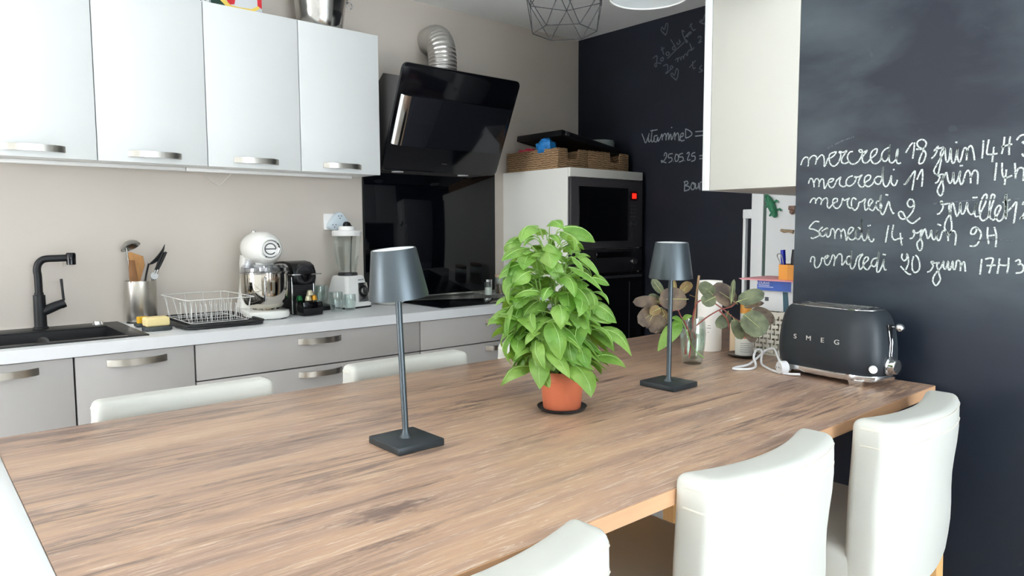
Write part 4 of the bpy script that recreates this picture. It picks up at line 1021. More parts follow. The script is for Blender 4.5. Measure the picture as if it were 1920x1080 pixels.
# ------------------------------------------------------------------ right end of the table
t = thing('paper_vase', 'tall white cylinder vase behind the water glass', 'vase', (2.106, -1.462, TT))
mb = MB(); mb.lathe([(0, 0), (.037, 0), (.0385, .003), (.0375, .222), (.0362, .222), (.0365, .01), (0, .008)], seg=40); mb.build('vessel', 'paper_white', t)
mb = MB()
for (zz, a0, a1) in ((.075, 200, 222), (.083, 206, 220), (.062, 205, 214)):
    mb.tube([(.0386*math.cos(R(a)), .0386*math.sin(R(a)), zz) for a in range(a0, a1, 3)], .0006, 4)
mb.build('print', 'label_print', t)
tag(MB().lathe([(0, 0), (.034, 0), (.046, .005), (.0505, .009), (.0495, .0095), (.042, .006), (0, .005)], (2.083, -1.600, TT), 44).build('plate', 'dark_plate'), 'small dark round plate under the white candle tin', 'plate')
t = thing('candle', 'small white tin candle with a paper label on the dark plate', 'candle', (2.083, -1.600, TT+.0056))
mb = MB(); mb.lathe([(0, 0), (.025, 0), (.026, .002), (.026, .052), (.0245, .052), (.0245, .04), (0, .04)], seg=36); mb.build('tin', 'paper_white', t)
mb = MB()
for i in range(5): mb.tube([(.0262*math.cos(R(a)), .0262*math.sin(R(a)), .012+i*.0065) for a in range(186, 262-(i % 2)*14, 6)], .0004, 4)
mb.build('label_print', 'label_print', t)
mb = MB()
for (x, y, z, r) in ((-.004, -.004, .047, .010), (.008, .002, .046, .009), (-.010, .006, .046, .008), (.0, .010, .047, .008), (-.002, 0, .060, .007)): mb.sphere((x, y, z), r, 10, 7, (1, 1, .9))
mb.build('pot_pourri', 'copper_bits', t)
t = thing('pillar_candle', 'slim beige pillar candle behind the white candle tin', 'candle', (2.13, -1.545, TT))
mb = MB(); mb.lathe([(0, 0), (.020, 0), (.0205, .002), (.0205, .098), (.018, .1), (0, .099)], seg=28); mb.build('wax', 'wax_beige', t)
mb = MB(); mb.cyl((0, 0, .098), (.001, 0, .108), .0008, seg=6); mb.build('wick', 'mark_black', t)
t = thing('spice_tube', 'slim white tube with an orange band behind the eucalyptus leaves', 'tube', (2.215, -1.525, TT))
mb = MB(); mb.lathe([(0, 0), (.017, 0), (.0175, .002), (.0175, .16), (.014, .163), (0, .163)], seg=24); mb.build('body', 'white_plastic', t)
mb = MB(); mb.lathe([(.0178, .115), (.0178, .15)], seg=24, cap=False); mb.build('band', 'orange_cup', t)

# white woven basket
BX0, BX1, BY0, BY1, BH = 2.155, 2.40, -1.728, -1.582, .134
t = thing('woven_basket', 'white open-weave plastic basket behind the toaster carrying the boxes', 'basket', ((BX0+BX1)/2, (BY0+BY1)/2, TT))
mb = MB()
mb.box(BX0, BX1, BY0, BY1, TT, TT+.006)
def flat_wall(x0, x1, y0, y1):
    along_x = (x1-x0) > (y1-y0)
    n = 11
    for i in range(8):
        z = TT+.008+i*.0152
        for k in range(int(((x1-x0) if along_x else (y1-y0))/.026)+1):
            off = (.013 if i % 2 else 0)
            a = max(x0 if along_x else y0, (x0 if along_x else y0)+k*.026+off-.006)
            hi = x1 if along_x else y1
            c = min(a+.0195, hi)
            if c-a < .003: continue
            if along_x: mb.box(a, c, y0, y1, z, z+.0094)
            else: mb.box(x0, x1, a, c, z, z+.0094)
    m_ = int(((x1-x0) if along_x else (y1-y0))/.013)
    for k in range(m_+1):
        a = (x0 if along_x else y0)+k*.013
        if along_x: mb.box(a, a+.0036, y0+.001, y1-.001, TT+.006, TT+BH)
        else: mb.box(x0+.001, x1-.001, a, min(a+.0036, y1), TT+.006, TT+BH)
flat_wall(BX0, BX0+.004, BY0, BY1); flat_wall(BX1-.004, BX1, BY0, BY1)
flat_wall(BX0, BX1, BY0, BY0+.004); flat_wall(BX0, BX1, BY1-.004, BY1)
mb.build('weave', 'woven_white', t, smooth=0, world=True)
mb = MB()
for (a, b_, c, d_) in ((BX0-.002, BX0+.006, BY0, BY1), (BX1-.006, BX1+.002, BY0, BY1), (BX0, BX1, BY0-.002, BY0+.006), (BX0, BX1, BY1-.006, BY1+.002)): mb.box(a, b_, c, d_, TT+BH-.012, TT+BH)
mb.build('rim', 'woven_white', t, world=True)
z = TT+BH
t = thing('carton', 'white carton with a teal stripe on top of the woven basket', 'box', (2.27, -1.655, z))
mb = MB(); mb.box(2.18, 2.36, -1.736, -1.588, z, z+.062, .0015); mb.build('box_body', 'box_white', t, world=True)
mb = MB(); mb.prism([(-1.690, z+.0005), (-1.672, z+.0005), (-1.668, z+.0625), (-1.684, z+.0625)], 2.1788, 2.1802, 'x'); mb.build('stripe', 'teal', t, world=True)
mb = MB(); mb.box(2.179, 2.1802, -1.622, -1.610, z+.03, z+.042); mb.build('emblem', 'label_print', t, world=True)
z += .0625
t = thing('medicine_box', 'flat blue and white medicine box under the pink paper', 'box', (2.25, -1.655, z))
mb = MB(); mb.box(2.165, 2.30, -1.728, -1.590, z, z+.032, .001); mb.build('box_body', 'box_white', t, world=True)
mb = MB(); mb.box(2.1642, 2.1652, -1.702, -1.5915, z+.001, z+.031); mb.build('blue_panel', 'box_blue', t, world=True)
PXM = Matrix(((0, 0, -1, 2.1640), (-1, 0, 0, 0), (0, 1, 0, 0), (0, 0, 0, 1)))
mb = MB()
for (y0, y1, zz) in ((-1.596, -1.632, .016), (-1.596, -1.645, .011)): mb.box(2.1638, 2.1643, min(y0, y1), max(y0, y1), z+zz, z+zz+.0018)
mb.build('print_lines', 'print_white', t, world=True)
text_mesh('LOURAS', .011, .0002, 'print', 'print_white', t, world_mtx(t).inverted() @ Matrix.Translation((0, -1.612, z+.0235)) @ PXM)
z += .0325
mb = MB()
for i in range(4): mb.box(2.14+.003*i, 2.33-.002*i, -1.736+.001*i, -1.548+.004*i, z+i*.0008, z+i*.0008+.0006)
tag(mb.build('paper_stack', 'pink_paper', smooth=0), 'pink paper sheets lying on top of the medicine box', 'paper')
z += .0032
t = thing('pen_cup', 'orange cup of pens standing on the pink paper', 'cup', (2.215, -1.688, z))
mb = MB(); mb.lathe([(0, 0), (.050, 0), (.050, .046), (.047, .046), (.047, .004), (0, .004)], seg=8); mb.build('cup_body', 'orange_cup', t, smooth=25)
for (dx, dy, lean, m, L, lab, nm) in ((-.012, .030, -.10, 'pen_blue', .085, 'blue pen leaning left in the orange cup', 'pen'), (-.008, .006, .12, 'mark_black', .086, 'thick black marker in the middle of the orange cup', 'marker'), (.0, -.014, .22, 'pen_blue', .078, 'blue pen at the right of the orange cup', 'pen')):
    t = thing(nm, lab, 'pen', (2.215+dx, -1.688+dy, z+.0045), 0)
    tip = Vector((0, -lean*.06, L)); wd = .0085 if nm == 'marker' else .0068
    mb = MB(); mb.tube([(0, 0, 0), tip*.62], wd, 12); mb.build('barrel', m, t)
    mb = MB(); mb.tube([tip*.62, tip], [wd+.0006, wd+.0002], 12); mb.build('cap', m, t)
tag(MB().tube(catmull([(2.20, -1.655, z+.006), (2.195, -1.648, z+.05), (2.192, -1.640, z+.070), (2.192, -1.645, z+.078), (2.194, -1.654, z+.07), (2.20, -1.660, z+.03)], 4), .0016, 8).build('scissors', 'steel_pot'), 'grey wire loop handle in the orange cup, left of the pens', 'scissors')

# ------------------------------------------------------------------ fridge with magnets, hanging cabinet
t = thing('fridge', 'tall white fridge with a long bar handle beside the chalkboard', 'fridge', (3.25, -1.43, 0))
mb = MB(); mb.box(2.95, 3.55, -1.735, -1.168, .01, 1.80, .004); mb.build('body', 'fridge_white', t, world=True)
mb = MB(); mb.box(2.955, 3.545, -1.168, -1.155, .04, 1.78); mb.build('gasket', 'gasket', t, world=True)
for (z0, z1) in ((.72, 1.80), (.04, .71)):
    mb = MB(); mb.box(2.95, 3.55, -1.155, -1.098, z0, z1, .005); d = mb.build('door', 'fridge_white', t, world=True)
    zz0, zz1 = (.80, 1.375) if z0 > .5 else (.3, .66)
    mb = MB(); mb.box(2.972, 2.994, -1.060, -1.046, zz0, zz1, .003)
    mb.box(2.968, 2.998, -1.098, -1.046, zz1-.04, zz1, .004); mb.box(2.968, 2.998, -1.098, -1.046, zz0, zz0+.04, .004); mb.build('handle', 'fridge_white', d, world=True)
# crocodile magnet
t = thing('crocodile_magnet', 'green crocodile magnet on the side of the fridge', 'magnet', (2.948, -1.20, 1.385))
mb = MB(); sp = [(-1.170, 1.440), (-1.178, 1.424), (-1.186, 1.408), (-1.196, 1.388), (-1.206, 1.366), (-1.212, 1.350), (-1.217, 1.338)]
mb.tube(catmull([(2.940, y, z_) for y, z_ in sp], 4), [.005, .0055, .006, .007, .009, .011, .0125, .0135, .014, .0145, .015, .0155, .016, .016, .0155, .015, .0145, .013, .012, .0115, .011, .010, .0095, .008, .006], 12)
for (y, z_, dy, dz) in ((-1.186, 1.392, .014, -.004), (-1.208, 1.402, -.016, .006), (-1.205, 1.358, .016, -.006), (-1.224, 1.368, -.016, .004)): mb.tube([(2.942, y, z_), (2.94, y+dy*.6, z_+dz), (2.943, y+dy, z_+dz-.008)], [.005, .0045, .004], 8)
for k in range(9):
    f = k/8; y = -1.178-.03*f; z_ = 1.424-.066*f
    mb.tube([(2.930, y, z_), (2.922, y-.001, z_)], [.003, .0006], 5)
mb.build('figure', 'crocodile_green', t, smooth=60, world=True)
t = thing('magnet', 'small brown and grey magnet beside the chalkboard edge, right of the crocodile', 'magnet', (2.948, -1.288, 1.366))
mb = MB(); mb.box(2.938, 2.951, -1.300, -1.272, 1.366, 1.384, .003); mb.sphere((2.942, -1.288, 1.360), .012, 12, 8, (.6, 1, 1)); mb.build('figure', 'magnet_brown', t, world=True)
t = thing('magnet', 'small tan stick-shaped magnet above the pen cup on the fridge', 'magnet', (2.948, -1.268, 1.28))
mb = MB(); mb.tube([(2.946, -1.240, 1.284), (2.944, -1.255, 1.280), (2.945, -1.275, 1.281), (2.944, -1.295, 1.277)], [.006, .0075, .006, .0085], 10); mb.build('figure', 'magnet_tan', t, world=True)

t = thing('hanging_cabinet', 'white hanging cabinet between the two chalkboards above the table end', 'cabinet', (2.1, -1.6, 1.412))
mb = MB(); mb.box(XP, 2.94, YP+.001, -1.457, 1.412, ZC-.01, .001); mb.build('body', 'cabinet_side', t, world=True)
for (x0, x1) in ((XP, 2.518), (2.522, 2.94)):
    mb = MB(); mb.box(x0, x1, -1.4555, -1.428, 1.412, ZC-.012, .002); mb.build('door', 'white_lacquer', t, world=True)

# ------------------------------------------------------------------ toaster
TX, TY = 1.995, -1.918
TRZ = math.atan2(-.987, -.16)
t = thing('toaster', 'matt black two-slice toaster with chrome base and lettering, at the table end', 'toaster', (TX, TY, TT), TRZ)
def sup(a, b_, z, n=48, ex=3.4):
    o = []
    for k in range(n):
        th = 2*PI*k/n; c, s = math.cos(th), math.sin(th)
        o.append((a*math.copysign(abs(c)**(2/ex), c), b_*math.copysign(abs(s)**(2/ex), s), z))
    return o
def loft(mb, rings, cap=True):
    vs = [[mb.bm.verts.new(p) for p in r] for r in rings]
    n = len(vs[0])
    for a, b_ in zip(vs, vs[1:]):
        for k in range(n): mb.bm.faces.new((a[k], a[(k+1) % n], b_[(k+1) % n], b_[k]))
    if cap: mb.bm.faces.new(list(reversed(vs[0]))); mb.bm.faces.new(vs[-1])
    return mb
mb = MB(); loft(mb, [sup(.138, .070, .026), sup(.144, .0745, .036), sup(.1475, .0765, .06), sup(.147, .0765, .09), sup(.143, .074, .125), sup(.137, .069, .153), sup(.130, .0625, .172), sup(.122, .0555, .182), sup(.115, .049, .186)]); mb.build('body', 'toaster_black', t, smooth=50)
mb = MB(); loft(mb, [sup(.128, .062, .012), sup(.142, .0735, .0135), sup(.1445, .0755, .018), sup(.143, .0745, .0275), sup(.136, .069, .0285)])
mb.build('chrome_base', 'chrome', t, smooth=50)
for (x, y) in ((.10, -.062), (-.10, -.062), (.10, .058), (-.10, .058)):
    mb = MB(); mb.prism([(x-.021, .016), (x+.021, .016), (x+.014, .0), (x-.014, .0)], y-.006, y+.006, 'y', bev=.001); mb.build('foot', 'chrome', t)
mb = MB(); tr = sup(.115, .049, .186); mb.tube([(p[0]*1.01, p[1]*1.03, .1855) for p in tr], .0016, 6, closed=True); mb.build('top_trim', 'chrome', t)
for y in (-.018, .018):
    mb = MB(); mb.box(-.078, .078, y-.013, y+.013, .1845, .1872); mb.build('bread_slot', 'black_plastic', t)
    mb = MB(); mb.tube([(-.08, y-.0145, .1872), (.08, y-.0145, .1872), (.083, y-.012, .1872), (.083, y+.012, .1872), (.08, y+.0145, .1872), (-.08, y+.0145, .1872), (-.083, y+.012, .1872), (-.083, y-.012, .1872)], .0017, 6, closed=True); mb.build('slot_rim', 'chrome', t)
EX = .147
mb = MB(); mb.box(EX-.012, EX+.0008, -.004, .004, .072, .152); sl_ = mb.build('lever_slot', 'black_plastic', t)
mb = MB(); mb.tube([(EX, -.0045, .070), (EX+.001, -.0045, .11), (EX-.006, -.0045, .152), (EX-.006, .0045, .152), (EX+.001, .0045, .11), (EX, .0045, .070)], .0012, 6, closed=True); mb.build('slot_trim', 'chrome', sl_)
mb = MB(); mb.tube([(EX-.01, 0, .148), (EX+.010, 0, .148)], .0022, 8); mb.sphere((EX+.020, 0, .148), .011, 16, 10, (1.05, 1, .9)); mb.build('lever', 'chrome', t)
DM = Matrix.Translation((EX-.001, 0, .052)) @ Matrix.Rotation(R(90), 4, 'Y')
mb = MB(); mb.lathe([(.024, 0), (.024, .004), (.0215, .006), (.019, .006), (.018, .018), (.0165, .0195), (0, .0195)], seg=32, mtx=DM); k_ = mb.build('dial', 'chrome', t)
mb = MB(); mb.lathe([(.0, .0196), (.0145, .0196), (.0145, .0204), (0, .0206)], seg=28, mtx=DM); mb.build('dial_cap', 'steel_pot', k_)
BM_ = Matrix.Translation((.1385, -.056, .047)) @ Matrix.Rotation(R(-52), 4, 'Z') @ Matrix.Rotation(R(90), 4, 'Y')
mb = MB(); mb.lathe([(.0095, -.004), (.0095, .002), (.008, .0035), (0, .004)], seg=24, mtx=BM_); mb.build('button', 'white_plastic', t)
# raised letters on the long side
for i, ch in enumerate('SMEG'):
    lm = Matrix.Translation((-.066+i*.0400, -.0772, .104)) @ Matrix.Rotation(R(90), 4, 'X') @ Matrix.Rotation(R(0), 4, 'Y')
    text_mesh(ch, .0175, .0009, 'letter', 'letter_steel', t, lm, sx=1.2)
# loose mains cable
t = thing('mains_cable', 'loose white mains cable with plug curled beside the toaster', 'cable', (1.93, -1.79, TT))
cp = [(1.925, -1.86, .911), (1.915, -1.825, .909), (1.926, -1.785, .909), (1.955, -1.748, .909), (1.975, -1.722, .912), (1.985, -1.714, .928), (1.987, -1.716, .942), (1.994, -1.706, .949), (1.984, -1.700, .949), (1.966, -1.704, .942), (1.955, -1.708, .93), (1.955, -1.714, .917), (1.940, -1.722, .9095), (1.905, -1.728, .909), (1.878, -1.710, .909), (1.874, -1.694, .909), (1.900, -1.690, .909), (1.940, -1.700, .912), (1.968, -1.706, .925), (1.990, -1.714, .940), (2.000, -1.722, .95), (1.995, -1.738, .9565), (1.985, -1.752, .958), (1.972, -1.766, .953), (1.962, -1.776, .943), (1.957, -1.784, .933), (1.953, -1.790, .925)]
mb = MB(); mb.tube(catmull(cp, 5), .0033, 10); mb.build('cord', 'cable_white', t, world=True)
mb = MB(); mb.tube([(1.953, -1.790, .9285), (1.945, -1.800, .917), (1.940, -1.806, .9105)], [.0045, .0055, .007], 12)
pm = Matrix.Translation((1.924, -1.812, TT+.0178)) @ Matrix.Rotation(R(150), 4, 'Z') @ Matrix.Rotation(R(90), 4, 'Y')
mb.lathe([(.0, -.012), (.013, -.012), (.0175, -.008), (.0175, .010), (.0155, .012), (0, .012)], seg=28, mtx=pm); mb.build('plug', 'cable_white', t, world=True)
mb = MB(); mb.lathe([(0, .0121), (.0025, .0121), (.0025, .0126), (0, .0126)], seg=12, mtx=pm)
mb.build('earth_hole', 'mark_black', t, world=True)
mb = MB(); mb.cyl((0, .009, .012), (0, .009, .017), .0023, seg=10); mb.cyl((0, -.009, .012), (0, -.009, .017), .0023, seg=10)
bmesh.ops.transform(mb.bm, matrix=pm, verts=mb.bm.verts[:]); mb.build('plug_pins', 'chrome', t, world=True)

# ------------------------------------------------------------------ things on the worktop, left to right
t = thing('utensil_pot', 'brushed steel oval utensil pot behind the sponges', 'utensil pot', (.917, .497, CT))
mb = MB(); mb.lathe([(0, 0), (.058, 0), (.059, .003), (.059, .174), (.057, .1745), (.0568, .01), (0, .008)], seg=48, sy=.88); mb.build('pot', 'brushed_steel', t)
mb = MB(); mb.lathe([(.0586, -.0005), (.0594, .0), (.0594, .006)], seg=48, sy=.88, cap=False); mb.build('base_ring', 'black_plastic', t)
def at_pot(x, y, z): return (x-.917, y-.497, z-CT)
t = thing('ladle', 'steel ladle with its bowl leaning left out of the utensil pot', 'ladle', (.917, .497, CT+.012))
mb = MB(); mb.tube(catmull([(-.02, .0, .0), (-.032, .004, .12), (-.042, .008, .27), (-.046, .01, .30)], 5), .004, 8); mb.build('shaft', 'steel_pot', t)
mb = MB(); lm = Matrix.Translation((-.030, .012, .305)) @ Matrix.Rotation(R(155), 4, 'X') @ Matrix.Rotation(R(18), 4, 'Y')
mb.lathe([(0, -.022), (.02, -.019), (.035, -.008), (.040, .004), (.0385, .004), (.0335, -.006), (.019, -.017), (0, -.020)], seg=28, mtx=lm); mb.build('bowl', 'steel_pot', t)
t = thing('spatula', 'broad light wooden spatula in front in the utensil pot', 'spatula', (.917, .497, CT+.012))
mb = MB(); sm = Matrix.Rotation(R(-12), 4, 'Z') @ Matrix.Rotation(R(-4), 4, 'Y')
mb.prism([(-.010, .0), (.006, .0), (.008, .16), (.034, .225), (.032, .262), (.020, .268), (-.014, .285), (-.022, .28), (-.020, .2), (-.012, .16)], -.022, -.015, 'y', bev=.0015, mtx=sm); mb.build('blade', 'spatula_wood', t)
t = thing('spatula', 'narrow dark wooden spatula at the left in the utensil pot', 'spatula', (.917, .497, CT+.012))
mb = MB(); mb.prism([(-.008, 0), (.006, 0), (.004, .17), (.004, .25), (-.018, .255), (-.028, .18)], -.036, -.030, 'y', bev=.0015, mtx=Matrix.Rotation(R(-7), 4, 'Y')); mb.build('blade', 'spatula_dark', t)
t = thing('serving_spoon', 'black serving spoon pointing up right out of the utensil pot', 'spoon', (.917, .497, CT+.012))
mb = MB(); mb.tube(catmull([(.0, .006, 0), (.018, .006, .15), (.030, .006, .21), (.036, .004, .232)], 5), [.004]*16, 8); mb.build('shaft', 'black_plastic', t)
mb = MB(); leaf(mb, (.034, .004, .228), (.098, -.004, .312), (.6, -.55, -.2), .017, droop=.18, cup=-.35, fold=0, ns=10, nt=6); bl = mb.build('bowl', 'dark_plastic', t, smooth=80)
sol = bl.modifiers.new('thickness', 'SOLIDIFY'); sol.thickness = .002
t = thing('can_opener', 'black-handled metal can opener leaning right in the utensil pot', 'can opener', (.917, .497, CT+.012))
for o_ in (0, .013):
    mb = MB(); p0 = Vector((.056+o_*.7, -.012, .205)); p1 = Vector((.088+o_*.9, -.016, .280)); mb.tube([p0, p0.lerp(p1, .5), p1], [.0045, .006, .0055], 10); mb.build('grip', 'black_plastic', t)
mb = MB(); mb.tube(catmull([(.03, .0, .03), (.042, -.006, .15), (.056, -.012, .205)], 4), .005, 8); mb.tube(catmull([(.036, .0, .03), (.050, -.006, .15), (.066, -.012, .207)], 4), .005, 8)
mb.lathe([(0, -.004), (.015, -.004), (.015, .004), (0, .004)], seg=24, mtx=Matrix.Translation((.050, -.012, .180)) @ Matrix.Rotation(R(78), 4, 'X')); mb.build('jaw', 'steel_pot', t)

tag(MB().lathe([(0, 0), (.026, 0), (.034, .006), (.036, .016), (.033, .017), (.029, .01), (0, .008)], (.883, .338, CT), 36).build('sponge_dish', 'slate'), 'small dark round dish under the little yellow sponge', 'dish')
mb = MB(); mb.box(.862, .902, .318, .358, CT+.0085, CT+.040, .004); sp_ = tag(mb.build('sponge', 'sponge_yellow'), 'little yellow sponge on the round dish by the utensil pot', 'sponge')
mb = MB(); n_ = 0
def rr2(x0, x1, y0, y1, r, n=5):
    o = []
    for (cx_, cy_, a0) in ((x1-r, y1-r, 0), (x0+r, y1-r, 90), (x0+r, y0+r, 180), (x1-r, y0+r, 270)):
        for k in range(n+1):
            a = R(a0+90*k/n); o.append((cx_+r*math.cos(a), cy_+r*math.sin(a)))
    return o
tag(mb.prism(rr2(.845, .948, .155, .235, .03), CT, CT+.017, 'z', bev=.004).build('soap_dish', 'slate'), 'dark grey oblong dish under the large cream sponge', 'dish')
mb = MB(); mb.box(.851, .937, .166, .226, CT+.0172, CT+.052, .007, 3); tag(mb.build('sponge', 'sponge_cream'), 'large cream sponge block in front of the dish rack', 'sponge')

# dish rack
t = thing('drip_tray', 'black ribbed drip tray under the white dish rack', 'tray', (1.135, .285, CT))
mb = MB(); mb.prism(rr2(.972, 1.278, .085, .50, .03), CT+.002, CT+.012, 'z', bev=.003); mb.build('floor_plate', 'rack_black', t, world=True)
mb = MB()
o1 = rr2(.972, 1.278, .085, .50, .03); mb.tube([(x, y, CT+.0155) for x, y in o1], .0055, 8, closed=True); mb.build('rim', 'rack_black', t, world=True)
mb = MB()
for k in range(13): y = .115+k*.0295; mb.tube([(.99, y, CT+.0125), (1.262, y, CT+.0125)], .0025, 6)
mb.build('ribs', 'rack_black', t, world=True)
t = thing('dish_rack', 'empty white wire dish rack on the black drip tray', 'dish rack', (1.125, .30, CT+.012))
rx0, rx1, ry0, ry1, zt_, zb_ = .985, 1.252, .118, .470, CT+.112, CT+.0185
mb = MB(); q = rr2(rx0, rx1, ry0, ry1, .015, 4); mb.tube([(x, y, zt_) for x, y in q], .0019, 8, closed=True); mb.build('top_rim', 'wire_white', t, world=True)
ix = .022
mb = MB(); q = rr2(rx0+ix, rx1-ix, ry0+ix, ry1-ix, .012, 4); mb.tube([(x, y, zb_) for x, y in q], .0017, 8, closed=True)
for y in (.19, .29, .39): mb.tube([(rx0+ix, y, zb_), (rx1-ix, y, zb_)], .0012, 6)
mb.build('bottom_frame', 'wire_white', t, world=True)
if True:
    for k in range(4):
        x = rx0+.02+(rx1-rx0-.04)*k/3
        for (ya, yb) in ((ry0, ry0+ix), (ry1, ry1-ix)):
            mb = MB(); mb.tube([(x, ya, zt_), (x*.97+.03*1.12, yb, zb_)], .0012, 6); mb.build('wire', 'wire_white', t, world=True)
    for k in range(3):
        y = ry0+.05+(ry1-ry0-.1)*k/2
        for (xa, xb) in ((rx0, rx0+ix), (rx1, rx1-ix)):
            mb = MB(); mb.tube([(xa, y, zt_), (xb, y, zb_)], .0012, 6); mb.build('wire', 'wire_white', t, world=True)
for k in range(11):                                           # plate prongs in two rows
    x = 1.022+k*.0195
    for y in (.20, .34):
        mb = MB(); mb.tube(catmull([(x-.004, y-.03, zb_), (x, y-.012, zb_+.058), (x+.001, y-.004, zb_+.066), (x+.002, y+.004, zb_+.058), (x+.003, y+.02, zb_)], 3), .0011, 6); mb.build('prong', 'wire_white', t, world=True)

# stand mixer
MX, MY = 1.368, .355
t = thing('stand_mixer', 'white retro stand mixer with steel bowl on the worktop', 'stand mixer', (MX, MY, CT), R(-7))
mb = MB(); mb.prism(rr2(-.090, .090, -.165, .165, .055, 7), .004, .036, 'z', bev=.010); mb.build('base', 'mixer_white', t, smooth=50)
mb = MB(); mb.prism(rr2(-.08, .08, -.155, .15, .05, 7), 0, .005, 'z'); mb.build('foot_pad', 'black_plastic', t)
mb = MB(); loft(mb, [[(x, y, z) for x, y in rr2(-w_, w_, y0_, y1_, .03, 5)] for (w_, y0_, y1_, z) in ((.078, .03, .16, .034), (.066, .055, .158, .09), (.058, .06, .152, .17), (.060, .035, .15, .235), (.058, .02, .14, .27))]); mb.build('column', 'mixer_white', t, smooth=50)
HX = Matrix.Translation((0, -.015, .303)) @ Matrix.Rotation(R(90), 4, 'X')    # lathe axis along -y, front
mb = MB(); mb.lathe([(0, -.165), (.024, -.161), (.047, -.143), (.063, -.105), (.0715, -.05), (.0735, .01), (.072, .06), (.067, .10), (.059, .130), (.047, .151), (.0, .158)], seg=48, mtx=HX, sy=1.0); mb.build('head', 'mixer_white', t, smooth=50)
mb = MB(); mb.lathe([(.034, .152), (.0405, .1525), (.0405, .162), (.0365, .165), (.034, .162)], seg=40, mtx=HX, cap=False); mb.build('emblem_ring', 'chrome', t)
mb = MB(); mb.lathe([(.0, .157), (.0342, .157), (.0342, .1595), (0, .160)], seg=36, mtx=HX); em = mb.build('emblem_disc', 'white_plastic', t)
mb = MB()
arc = [(.0225*math.cos(R(a)), -.015-.1610, .303+.0225*math.sin(R(a))) for a in range(0, 322, 10)]
mb.tube(arc, .0026, 8); mb.tube([(-.021, -.1762, .303), (.0225, -.1762, .303)], .0026, 8); mb.build('emblem_sign', 'grey_plastic', em)
mb = MB(); mb.lathe([(0, .0), (.009, 0), (.009, .010), (0, .012)], (0, .09, .368), 16); mb.build('speed_knob', 'steel_pot', t)
mb = MB(); mb.lathe([(.046, .222), (.0455, .228), (.038, .232), (.038, .248)], (0, -.075, 0), 36); mb.build('head_collar', 'mixer_white', t)
mb = MB(); mb.lathe([(.0, .205), (.036, .206), (.0365, .226), (0, .226)], (0, -.075, 0), 36); mb.build('drive_collar', 'chrome', t)
mb = MB(); mb.lathe([(.0, .036), (.052, .036), (.056, .040), (.056, .046), (.068, .05), (.085, .065), (.096, .09), (.100, .13), (.1005, .195), (.1025, .197), (.1025, .2), (.098, .2), (.0975, .13), (.092, .09), (.08, .068), (.06, .055), (0, .052)], (0, -.075, 0), 56); mb.build('bowl', 'mirror_steel', t, smooth=40)
mb = MB(); mb.tube(catmull([(-.026, -.172, .185), (-.032, -.198, .18), (-.034, -.206, .16), (-.034, -.203, .12), (-.032, -.188, .085), (-.026, -.162, .078)], 5), .0058, 10); mb.build('bowl_handle', 'chrome', t)
mb = MB(); mb.lathe([(.106, .196), (.106, .204), (.101, .206), (.099, .222), (.088, .234), (.060, .236), (.060, .234), (.087, .232), (.097, .221), (.099, .205), (.103, .196)], (0, -.075, 0), 48, cap=False); sg = mb.build('splash_guard', 'clear_cover', t)
mb = MB(); mb.prism([(-.10, .225), (-.085, .262), (-.07, .255), (-.066, .225)], -.15, -.10, 'y'); mb.build('pouring_chute', 'clear_cover', sg)
for i, ch in enumerate('SMEG'):
    y = .062-i*.030
    text_mesh(ch, .016, .0008, 'letter', 'chrome', t, Matrix(((0, 0, -1, -.0695+abs(y+.005)*.03), (-1, 0, 0, y), (0, 1, 0, .300), (0, 0, 0, 1))), sx=1.3)

# capsule coffee machine
NX, NY = 1.543, .395
t = thing('coffee_machine', 'black capsule coffee machine between the mixer and the glasses', 'coffee machine', (NX, NY, CT))
mb = MB(); mb.prism([(.135, 0), (.135, .20), (.12, .222), (.08, .236), (.0, .240), (-.06, .236), (-.095, .222), (-.112, .195), (-.114, .165), (-.104, .142), (-.090, .135), (-.090, 0)], -.055, .055, 'x', bev=.006); mb.build('body', 'black_plastic', t, smooth=40)
mb = MB(); mb.lathe([(0, -.02), (.047, -.02), (.047, .004), (.043, .010), (.036, .011), (.034, .006), (0, .006)], seg=40, mtx=Matrix.Translation((0, -.104, .183)) @ Matrix.Rotation(R(90), 4, 'X')); hd = mb.build('brew_head', 'dark_plastic', t)
mb = MB(); mb.prism([(-.026, .186), (.026, .186), (.004, .150), (-.004, .150)], -.132, -.108, 'y', bev=.003); mb.build('spout', 'black_gloss', hd)
mb = MB(); mb.box(-.066, .074, -.128, -.118, .180, .1855, .002); mb.box(-.066, -.058, -.12, .02, .180, .1855, .002); mb.box(.058, .066, -.12, .02, .180, .1855, .002); mb.build('lever', 'chrome', t)
for x in (-.053, .050):
    mb = MB(); mb.box(x-.003, x+.003, -.0965, -.0895, .004, .172, .001); mb.build('side_strip', 'chrome', t)
mb = MB()
for k in range(9): mb.box(-.047, .044, -.0935, -.0895, .066+k*.0088, .0705+k*.0088)
mb.build('front_ribs', 'dark_plastic', t)
mb = MB(); mb.prism([(-.090, .004), (-.185, .004), (-.192, .02), (-.185, .062), (-.090, .066)], -.046, .048, 'x', bev=.004); mb.build('drip_tray', 'black_gloss', t)
for (x, y, z, m, lab) in ((-.034, -.125, .0665, 'capsule_green', 'green coffee capsule on the drip tray of the coffee machine'), (-.004, -.150, .0665, 'capsule_cream', 'cream coffee capsule at the front of the drip tray'), (.028, -.140, .0665, 'capsule_gold', 'orange gold coffee capsule at the right of the drip tray'), (.008, -.142, .0895, 'capsule_cream', 'cream coffee capsule stacked on top of the other capsules')):
    c_ = MB(); c_.lathe([(0, 0), (.0155, 0), (.016, .001), (.0145, .0025), (.011, .019), (.007, .0225), (0, .0228)], (0, 0, 0), 24)
    c_ = c_.build('coffee_capsule', m); c_.location = (NX+x, NY+y, CT+z); tag(c_, lab, 'coffee capsule', 'coffee capsules on the coffee machine tray')

